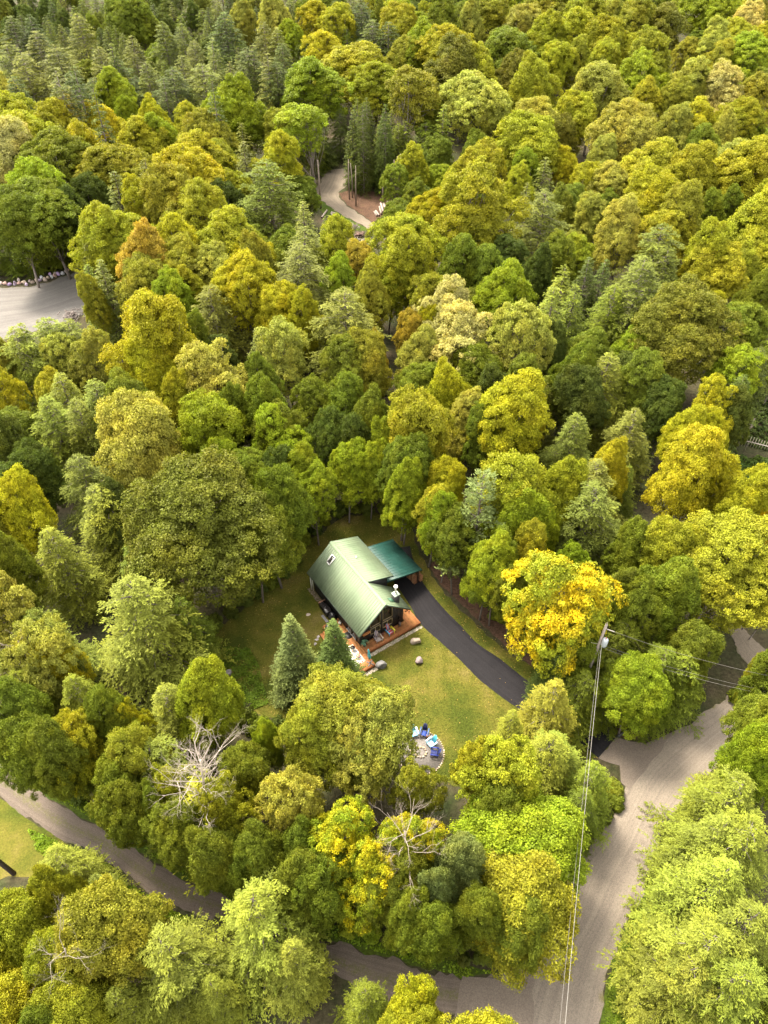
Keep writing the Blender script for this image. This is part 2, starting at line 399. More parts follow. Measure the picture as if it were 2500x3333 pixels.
strip('far_path', dp([(1570, 1330), (1578, 1370), (1590, 1400), (1612, 1430), (1650, 1462), (1700, 1500)]), dp([(1600, 1350), (1620, 1372), (1640, 1390), (1665, 1412), (1700, 1440), (1750, 1480)]), 0.024, M_path, 'short pale dirt drive at the right edge', n=40, wob=0.1)
LAWN = [(735, 1120), (660, 1180), (615, 1240), (560, 1280), (500, 1335), (440, 1385), (452, 1432), (520, 1490), (560, 1540), (640, 1580), (800, 1600), (900, 1660), (980, 1700), (1080, 1680),
        (1150, 1620), (1230, 1630), (1292, 1642), (1329, 1597), (1300, 1560), (1240, 1510), (1170, 1455), (1110, 1415), (1045, 1360), (985, 1310), (945, 1270), (925, 1225), (900, 1180), (880, 1120), (800, 1105)]
flat('lawn', [atg(x * D, y * D).xy for x, y in LAWN], 0.012, M_lawn, 'mown lawn with dry yellow patches round the cabin', inset_noise=0.3)
flat('leaf_litter', [atg(x * D, y * D).xy for x, y in [(925, 1225), (950, 1262), (990, 1300), (1045, 1355), (1110, 1412), (1170, 1452), (1240, 1507), (1300, 1557), (1332, 1592), (1400, 1600), (1380, 1560), (1300, 1500), (1230, 1450), (1150, 1390), (1080, 1340), (1000, 1260), (950, 1200)]], 0.008, M_mulch, 'brown leaf litter under the trees along the driveway', inset_noise=0.2)
strip('driveway', DRV_L, DRV_R, 0.045, M_asph, 'freshly sealed black asphalt driveway', n=90, wob=0.015)
flat('verge', [atg(x * D, y * D).xy for x, y in [(1291, 2240), (1310, 2117), (1335, 2030), (1372, 1960), (1410, 1870), (1430, 1800), (1560, 1790), (1520, 2000), (1480, 2240)]], 0.010, M_verge, 'grass verge on the right of the gravel road', inset_noise=0.2)
flat('roadside_grass', [atg(x * D, y * D).xy for x, y in [(-60, 1690), (0, 1725), (48, 1757), (100, 1793), (150, 1825), (120, 1880), (0, 1900), (-60, 1900)]], 0.010, M_lawn, 'mown grass corner below the dirt track at the left edge', inset_noise=0.2)
flat('track_verge', [atg(x * D, y * D).xy for x, y in [(-60, 1560), (0, 1615), (80, 1665), (210, 1750), (300, 1810), (400, 1860), (520, 1905), (680, 1985), (830, 2035), (1000, 2080), (1080, 2100), (1010, 2115), (829, 2068), (680, 2023), (505, 1943), (370, 1887), (210, 1783), (125, 1738), (0, 1648), (-60, 1610)]], 0.010, M_verge, 'weedy green bank above the dirt track', inset_noise=0.2)
flat('clearing_floor', [atg(*C5(x, y)).xy for x, y in [(560, 350), (700, 330), (1000, 350), (1100, 500), (1100, 760), (980, 720), (830, 600), (640, 470)]], 0.010, M_mulch, 'bare brown ground in the far clearing', inset_noise=0.3)
flat('clearing_grass', [atg(*C5(x, y)).xy for x, y in [(340, 390), (430, 440), (540, 520), (680, 600), (800, 660), (830, 690), (690, 690), (560, 620), (430, 540), (330, 450)]], 0.010, M_verge, 'grass bank below the logging track in the far clearing', inset_noise=0.3)

hz = bpy.data.materials.new('haze'); hz.use_nodes = True; hn = hz.node_tree.nodes; hn.remove(hn['Principled BSDF'])
pv = hn.new('ShaderNodeVolumePrincipled'); pv.inputs['Density'].default_value = HAZE; pv.inputs['Color'].default_value = (.93, .96, 1, 1); pv.inputs['Anisotropy'].default_value = .2
hz.node_tree.links.new(pv.outputs[0], hn['Material Output'].inputs['Volume'])
if HAZE: tag(MB().box(-430, -270, -3, 430, 710, 64).obj('haze', hz), 'thin summer haze over the forest', kind='stuff')
# ------------------------------------------------------------------ foliage meshes
def unit(a): return a / (np.linalg.norm(a, axis=-1, keepdims=True) + 1e-9)
def cards(C, A, Nn, ln, wd):
    """kite shaped leaves: centre C, axis A, normal N"""
    S_ = unit(np.cross(A, Nn)); n = len(C)
    ln = np.asarray(ln)[:, None] * .5; wd = np.asarray(wd)[:, None] * .5
    V = np.empty((n, 4, 3))
    V[:, 0] = C - A * ln; V[:, 1] = C + S_ * wd - A * ln * .1; V[:, 2] = C + A * ln; V[:, 3] = C - S_ * wd - A * ln * .1
    return V.reshape(-1, 3)
def rdir(n, rng): return unit(rng.normal(size=(n, 3)))
def leaf_mesh(name, C, A, Nn, ln, wd, v, mat):
    V = cards(C, A, Nn, ln, wd); F = np.arange(len(V))
    return np_mesh(name, V, F, 4, attrs={'v': v}, mats=(mat,))
def tube_np(mb, p0, p1, r0, r1, bend, n=6, seg=4, rng=random):
    p0 = Vector(p0); p1 = Vector(p1); pts = []; rad = []
    off = Vector((rng.uniform(-1, 1), rng.uniform(-1, 1), rng.uniform(-.3, .6))) * bend * (p1 - p0).length
    for i in range(seg + 1):
        t = i / seg; pts.append(p0.lerp(p1, t) + off * math.sin(math.pi * t)); rad.append(r0 + (r1 - r0) * t)
    mb.tube(pts, rad, n)
    return pts

def maple(seed, lobes=8, dens=1.0, leaf=0.175, cz=7.9, rz=6.0, Rr=5.0, puff=0.58, gaps=0.0, mat=None, trunk_r=0.24, nb=8, egg=0.0):
    rng = np.random.default_rng(seed); rr = random.Random(seed)
    # lobes: the big boughs of the crown
    Ls = []
    for i in range(int(lobes * 1.5)):
        an = 2.399 * i + rng.uniform(-.5, .5); el = rng.uniform(-0.55, 0.95)
        ce = math.sqrt(max(0, 1 - el * el)); rad = rng.uniform(.26, .52); q = (1 - rad * .68) * rng.uniform(.82, 1.10)
        Ls.append((np.array([math.cos(an) * ce * q, math.sin(an) * ce * q, el * q]), rad))
    Ls.append((np.array([rng.uniform(-.1, .1), rng.uniform(-.1, .1), rng.uniform(.3, .42)]), .58)); Ls.append((np.array([0, 0, -.1]), .72))
    P = []; Nn = []
    for c, rad in Ls:
        m = int(150 * (rad / .5) ** 2 * dens)
        d = rdir(m, rng); d[:, 2] = np.where(d[:, 2] < -.35, -d[:, 2], d[:, 2])
        p = c + d * rad * (rng.uniform(.80, 1.06, size=(m, 1)) + .16 * rng.random((m, 1)) ** 6)
        P.append(p); Nn.append(d)
    P = np.concatenate(P); Nn = np.concatenate(Nn)
    keep = np.ones(len(P), bool)                      # drop puffs buried in another lobe
    for c, rad in Ls: keep &= np.linalg.norm(P - c, axis=1) > rad * .76
    if gaps: keep &= rng.random(len(P)) > gaps
    keep &= P[:, 2] > -.95
    P = P[keep]; Nn = Nn[keep]
    if egg: P[:, :2] *= (1 - egg * np.clip(P[:, 2:3] + .1, 0, 1)); P[:, 2] *= 1 + .12 * (P[:, 2] > 0)
    for _ in range(16):                               # boughs that reach out past the outline
        u_ = rdir(1, rng)[0]; u_[2] = u_[2] * .7 + .1; dn = P / (np.linalg.norm(P, axis=1, keepdims=True) + 1e-6); k_ = np.clip((dn @ u_ - .93) / .07, 0, 1)[:, None]
        P = P * (1 + k_ * rng.uniform(.02, .26))
    P = P * np.array([Rr, Rr, rz]) + np.array([0, 0, cz])
    np_ = len(P); pr = rng.uniform(.6, 1.4, np_) * puff
    per = (88 * (pr / puff) ** 2 * (puff / .58) ** 2 * (.2 / leaf) ** 1.5).astype(int)
    idx = np.repeat(np.arange(np_), per); n = len(idx)
    d = rdir(n, rng); up = unit(Nn[idx] * .9 + np.array([0, 0, .75]))
    dot = (d * up).sum(1); d = np.where((dot < -.15)[:, None], d - 2 * up * dot[:, None], d)
    d = unit(d)
    C = P[idx] + d * (pr[idx] * (rng.uniform(.62, 1.08, n) + .45 * rng.random(n) ** 7))[:, None] * np.array([1, 1, .6])
    Nl = unit(d * .45 + up * .45 + rdir(n, rng) * .75); A = unit(np.cross(Nl, rdir(n, rng))); A[:, 2] -= .15; A = unit(A)
    v = rng.normal(0, .25, n) + np.repeat(rng.normal(0, .28, np_), per)
    ln = rng.uniform(.75, 1.35, n) * leaf
    # stray inner foliage
    k = int(n * .05); dd = rdir(k, rng) * rng.uniform(.3, .8, (k, 1)) * np.array([Rr, Rr, rz]) + np.array([0, 0, cz])
    C = np.concatenate([C, dd]); Nk = unit(rdir(k, rng) + np.array([0, 0, 1])); Nl = np.concatenate([Nl, Nk]); A = np.concatenate([A, unit(np.cross(Nk, rdir(k, rng)))])
    ln = np.concatenate([ln, np.full(k, leaf * 1.8)]); v = np.concatenate([v, rng.normal(-.1, .2, k)])
    crown = leaf_mesh('crown', C, A, Nl, ln, ln * .8, np.clip(v, -.8, .9), mat or M_leaf)
    mb = MB(); tp = (rr.uniform(-.3, .3), rr.uniform(-.3, .3), cz + rz * .35)
    tr = tube_np(mb, (0, 0, -.3), tp, trunk_r, trunk_r * .35, .02, 8, 7, rr)
    sel_ = rr.sample(range(np_), min(nb * 3, np_))
    for q, s_ in enumerate(sel_):
        b = tr[rr.randint(2, 6)]; e = P[s_]; ee = Vector(e) - Vector((0, 0, .2))
        if (ee.z < b.z - .5): continue
        bp = tube_np(mb, b, b.lerp(ee, .97), trunk_r * .38 if q < nb else trunk_r * .2, .025, .10, 5, 4, rr)
        if q < nb:
            for _ in range(3):
                s2 = rr.choice(sel_); e2 = Vector(P[s2]); b2 = bp[rr.randint(1, 3)]
                if (e2 - b2).length < Rr * .8: tube_np(mb, b2, e2, trunk_r * .16, .02, .12, 4, 3, rr)
    return mb.mesh('trunk', M_bark), crown

def conifer(seed, H=14.0, Rr=4.0, nbr=170, base=0.06, power=0.85, card=0.34, droop=0.35, rise=0.25, irr=0.25, tw=13, per=11, up_tip=0.0, mat=None, cw=.38):
    rng = np.random.default_rng(seed); rr = random.Random(seed)
    mb = MB(); tube_np(mb, (0, 0, -.3), (rr.uniform(-.1, .1), rr.uniform(-.1, .1), H * .98), .24 * H / 14, .03, .0, 7, 6, rr)
    Cs = []; As = []; Ns = []; Ls = []; Vs = []
    side = {}
    for i in range(nbr):
        t = base + (1 - base) * ((i + rng.random()) / nbr) ** 1.12
        if i % 5: t = (np.floor(t * H / .62) + .5 + rng.normal(0, .09)) * .62 / H
        t = min(max(t, base), .995)
        z = t * H; an = 2.399 * i + rng.uniform(-.35, .35)
        lob = 1 + irr * .5 * math.sin(an * 2 + t * 9 + seed) + irr * .4 * math.sin(an * 3 - t * 14 + seed * 2)
        ln = Rr * ((1 - t) ** power * .97 + .035) * lob * rng.uniform(1 - irr, 1 + irr * .4)
        if t < base + .12: ln *= rng.uniform(.6, 1)
        ca, sa = math.cos(an), math.sin(an); rs = rise * (.4 + t) * ln
        m = max(3, int(tw * (ln / Rr) ** .55)); brv = rng.normal(0, .2)
        if i % 2 == 0 and ln > .8:
            pts = [Vector((ca * ln * s, sa * ln * s, z + rs * s - droop * ln * s * s)) for s in (0, .33, .66, .95)]
            mb.tube(pts, [.05, .04, .025, .01], 4, cap=False)
        s = np.sqrt(rng.uniform(.06, 1, m)); s[0] = 1.0
        for sk in s:
            c0 = np.array([ca * ln * sk, sa * ln * sk, z + rs * sk - droop * ln * sk * sk])
            sd = rng.choice([-1, 1]); fwd = rng.uniform(.35, .9)
            d = np.array([ca * fwd - sa * sd * (1 - fwd * .5), sa * fwd + ca * sd * (1 - fwd * .5), rng.uniform(-.25, .08) + up_tip])
            if sk == 1.0: d = np.array([ca, sa, rise * .3 - droop * .8 + up_tip])
            d = d / np.linalg.norm(d); tl = (0.26 + .34 * (1.1 - sk)) * ln * rng.uniform(.6, 1.1) + .25
            k = max(4, int(per * (tl / 1.0) ** .8)); q = rng.uniform(0, 1, k)
            P = c0 + d * (q * tl)[:, None]; P[:, 2] -= droop * .5 * tl * q ** 2; 
            P += rng.normal(0, .085, (k, 3)) * np.array([1, 1, .55])
            sdv = np.cross(d, [0, 0, 1.0]); sdv /= np.linalg.norm(sdv) + 1e-6
            A = unit(d + sdv * rng.uniform(-1.1, 1.1, (k, 1)) + rng.normal(0, .18, (k, 3)) + np.array([0, 0, -.08 + up_tip]))
            Nn = unit(np.array([0, 0, 1.0]) + rng.normal(0, .42, (k, 3)))
            Cs.append(P); As.append(A); Ns.append(Nn); Ls.append(rng.uniform(.7, 1.3, k) * card)
            Vs.append(rng.normal(0, .2, k) + brv + .45 * q * sk - .2)
    C = np.concatenate(Cs); A = np.concatenate(As); Nn = np.concatenate(Ns); ln = np.concatenate(Ls)
    Nn = unit(Nn - A * (Nn * A).sum(1)[:, None])
    crown = leaf_mesh('crown', C, A, Nn, ln, ln * cw, np.clip(np.concatenate(Vs), -.8, .9), mat or M_needle)
    return mb.mesh('trunk', M_bark), crown

def bush(seed, Rr=1.5, H=1.6, n=5200, leaf=.2):
    rng = np.random.default_rng(seed)
    K = 26; d = rdir(K, rng); d[:, 2] = abs(d[:, 2]); P = d * np.array([Rr * .7, Rr * .7, H * .7]) * rng.uniform(.5, 1, (K, 1)); P[:, 2] += .1
    idx = rng.integers(0, K, n); dd = rdir(n, rng); dd[:, 2] = np.abs(dd[:, 2]) * .9 - .1
    C = P[idx] + dd * rng.uniform(.3, .55, (n, 1)) * np.array([1, 1, .8]); C[:, 2] = np.maximum(C[:, 2], .02)
    Nn = unit(dd + rdir(n, rng) * .6 + np.array([0, 0, .4])); A = unit(np.cross(Nn, rdir(n, rng)))
    ln = rng.uniform(.7, 1.3, n) * leaf
    return None, leaf_mesh('crown', C, A, Nn, ln, ln * .75, rng.normal(0, .22, n) + np.repeat(0, n), M_leaf)

def bare_tree(seed, H=14, lean=(0, 0), fork=0.45, spread=.55, nmain=9, r=.22, ll=1.0):
    rr = random.Random(seed); mb = MB()
    top = Vector((lean[0], lean[1], H * .75)); tr = tube_np(mb, (0, 0, -.3), top, r, r * .4, .02, 8, 8, rr)
    def grow(p, d, ln, rad, lv):
        q = p + d * ln; mid = p + d * ln * .5 + Vector((rr.uniform(-1, 1), rr.uniform(-1, 1), rr.uniform(-.3, 1))) * ln * .08
        mb.tube([p, mid, q], [rad, rad * .7, rad * .38], 5 if lv < 2 else 3, cap=False)
        if lv >= 4: return
        for k in range(rr.choice((2, 3, 3)) if lv < 2 else 3):
            b = p.lerp(q, rr.uniform(.35, 1)); nd = (d + Vector((rr.gauss(0, 1), rr.gauss(0, 1), rr.gauss(.15, .7))) * .5 + Vector((0, 0, .12))).normalized()
            grow(b, nd, ln * rr.uniform(.45, .75), rad * .48, lv + 1)
    for k in range(nmain):
        t = fork + (1 - fork) * k / nmain; i = min(int(t * 8), 7); b = tr[i].lerp(tr[i + 1], t * 8 - i)
        an = 2.4 * k + rr.uniform(-.4, .4); d = Vector((math.cos(an) * spread, math.sin(an) * spread, rr.uniform(.35, 1.0) * (.5 + t))).normalized()
        grow(b, d, H * rr.uniform(.18, .32) * ll, r * .38 * (.5 + .5 * ll), 0)
    return mb.mesh('trunk', M_bark), None

PROTO = {}
PROTO['M'] = [maple(1, gaps=.1), maple(2, lobes=7, egg=.2, gaps=.12), maple(3, lobes=11, gaps=.2, puff=.5, nb=12), maple(4, lobes=9, rz=6.4, cz=7.6, egg=.33, gaps=.1), maple(5, lobes=6, rz=5.6, cz=8.2, egg=.1, gaps=.22, nb=12)]
PROTO['G'] = [maple(21, lobes=22, dens=1.15, leaf=.15, puff=.42, rz=6.0, cz=8.0)]          # big dense maple
PROTO['L'] = [maple(6, gaps=.35, puff=.5, dens=.9, leaf=.19, nb=12), maple(7, gaps=.42, puff=.48, lobes=10, leaf=.19, nb=12)]
PROTO['Y'] = [maple(8, gaps=.42, puff=.46, lobes=14, mat=M_mixed, leaf=.19, nb=14)]
PROTO['H'] = [conifer(11, power=.7, nbr=200, card=.215, per=24), conifer(12, irr=.35, power=.6, nbr=190, card=.215, per=24), conifer(13, irr=.3, nbr=190, power=.65, card=.215, per=24), conifer(14, irr=.4, power=.55, nbr=190, card=.215, per=24)]
PROTO['C'] = [conifer(15, Rr=2.7, nbr=150, card=.28, power=.8, tw=11, irr=.2, cw=.45), conifer(16, Rr=2.7, nbr=150, card=.28, power=.7, tw=11, irr=.25), conifer(17, Rr=2.7, nbr=140, card=.3, power=.9, irr=.3, tw=11)]
PROTO['S'] = [conifer(18, H=14, Rr=3.4, nbr=330, base=.0, card=.26, droop=.12, rise=.18, irr=.12, tw=16, per=12, up_tip=.15, power=.95, cw=.42)]
PROTO['P'] = [conifer(19, H=14, Rr=4.2, nbr=75, base=.2, card=.36, droop=.05, rise=.25, irr=.45, tw=17, per=14, up_tip=.25, power=.6, cw=.3)]
PROTO['B'] = [bush(31), bush(32, H=1.9), bush(33, Rr=1.7)]
PROTO['T'] = [maple(9, lobes=7, gaps=.25, dens=.5, Rr=3.3, rz=4.0, cz=10.0, nb=10, trunk_r=.2, puff=.45), maple(10, lobes=8, gaps=.3, dens=.5, Rr=3.3, rz=4.2, cz=9.8, nb=10, trunk_r=.2, puff=.45)]  # tall, bare lower trunk
PROTO['D'] = [bare_tree(41, nmain=12), bare_tree(42, nmain=10, spread=.9)]
BASER = {'M': 5, 'G': 5.2, 'L': 5, 'Y': 5, 'H': 4, 'C': 2.7, 'S': 3.4, 'P': 4.2, 'B': 1.9, 'T': 3.5, 'D': 4.5}

TONE = {'dg': (.070, .094, .016), 'g': (.122, .152, .015), 'lg': (.175, .222, .014), 'yg': (.228, .238, .017), 'ol': (.200, .206, .021), 'y': (.275, .268, .014),
        'yy': (.58, .42, .006), 'o': (.32, .25, .035), 'gg': (.128, .145, .024), 'bl': (.125, .155, .050), 'pl': (.245, .250, .042), 'st': (.36, .33, .11),
        'hy': (.145, .170, .021), 'od': (.118, .125, .016), 'sg': (.080, .112, .024)}
TW = {'dg': 'dark green', 'g': 'green', 'lg': 'bright green', 'yg': 'yellow-green', 'ol': 'olive', 'y': 'golden yellow', 'yy': 'vivid yellow', 'o': 'orange',
      'gg': 'grey-green', 'sg': 'fresh green', 'bl': 'blue-green', 'pl': 'pale green', 'st': 'straw-coloured', 'hy': 'light yellow-green', 'od': 'dark olive'}
KW = {'M': ('broadleaf_tree', 'rounded broadleaf tree'), 'G': ('broadleaf_tree', 'huge domed maple'), 'L': ('broadleaf_tree', 'airy broadleaf tree'), 'Y': ('broadleaf_tree', 'turning maple'),
      'H': ('hemlock_tree', 'feathery hemlock'), 'C': ('conifer_tree', 'narrow pointed conifer'), 'S': ('spruce_tree', 'dense garden spruce'), 'P': ('pine_tree', 'open-branched pine'),
      'B': ('shrub', 'leafy shrub'), 'T': ('broadleaf_tree', 'tall bare-trunked tree'), 'D': ('dead_tree', 'bare dead tree')}
TREES = []      # x, y, radius, height, label info
def plant(kind, tone, P, W, h, variant=None, sxy=None, rot=None, label=None, bark=None):
    pr = PROTO[kind][variant if variant is not None else random.randrange(len(PROTO[kind]))]
    nm = KW[kind][0]
    if nm == 'broadleaf_tree' and (tone in ('y', 'yy', 'ol', 'od', 'o', 'yg') or kind == 'G'): nm = 'warm_broadleaf_tree'  # yellow to olive broadleaf trees, named apart by crown tone, not by species
    e = bpy.data.objects.new(nm, None); COL.objects.link(e); e.location = P
    s = W / (2 * BASER[kind]); sz = h / (14.0 if kind != 'B' else 1.7)
    if kind in 'MLYT': e.scale = (s * random.uniform(.88, 1.12), s * random.uniform(.88, 1.12), sz * random.uniform(.94, 1.08)); e.rotation_euler = (random.uniform(-.12, .12), random.uniform(-.12, .12), random.uniform(0, 6.28))
    else: e.scale = (s, s, sz); e.rotation_euler = (0, 0, random.uniform(0, 6.28))
    c = np.array(TONE[tone]) * random.uniform(.88, 1.14) * np.array([random.uniform(.93, 1.08), 1, random.uniform(.9, 1.1)])
    if pr[1] is not None:
        o = bpy.data.objects.new('crown', pr[1]); COL.objects.link(o); o.parent = e; o.color = (*c, 1)
    if pr[0] is not None:
        o = bpy.data.objects.new('trunk', pr[0]); COL.objects.link(o); o.parent = e
        b = bark or random.choice([(.16, .13, .11), (.12, .10, .085), (.2, .17, .15)]); o.color = (*b, 1)
    TREES.append(dict(e=e, kind=kind, tone=tone, x=P[0], y=P[1], r=W / 2, h=h, label=label))
    return e
def height_of(kind, W):
    if kind in 'MLY': return min(7.8 + .95 * W, 18.5)
    if kind == 'G': return min(5.5 + W, 18.5)
    if kind == 'H': return min(5.5 + .95 * W, 18)
    if kind == 'P': return min(5 + 1.5 * W, 18)
    if kind == 'C': return 5 + 1.35 * W
    if kind == 'S': return 1.5 + 2.0 * W
    if kind == 'B': return .75 * W
    if kind == 'T': return 20
    return 14
def place(kind, tone, px, py, wpx, h=None, **kw):
    """px,py: crown top in the photograph, wpx: crown width"""
    g = 0.0; W = 6.0
    if kind in 'MLY': wpx *= 1.12; px += 0; py -= wpx * .04
    wpx *= ({'H': 1.5, 'C': 1.35} if py < 1100 else {'H': 1.25, 'C': 1.2, 'P': 1.3}).get(kind, 1.0); hk = wpx
    for _ in range(8):
        hh = h or height_of(kind, W)
        if kind in 'MLYGD':
            dd = at(px, py, g + hh * .56); de = math.atan2(CAMH - g - hh * .56, math.hypot(dd.x, dd.y)); off = math.hypot(W * .5 * math.sin(de), .42 * hh * math.cos(de)) * FPX / depth(dd)
            P = at(px, py + off, g + hh * .56)
        elif kind == 'T': P = at(px, py + wpx * .6, g + hh * .7)
        elif kind == 'B': P = at(px, py + wpx * .35, g + hh * .4)
        else: P = at(px, py, g + hh)
        W = wpx * depth(P) / FPX; W = min(W, 16); g = float(ground(P.y))
    e_ = plant(kind, tone, (P.x, P.y, g), W, hh, **kw); TREES[-1]['top'] = (px, py); return e_

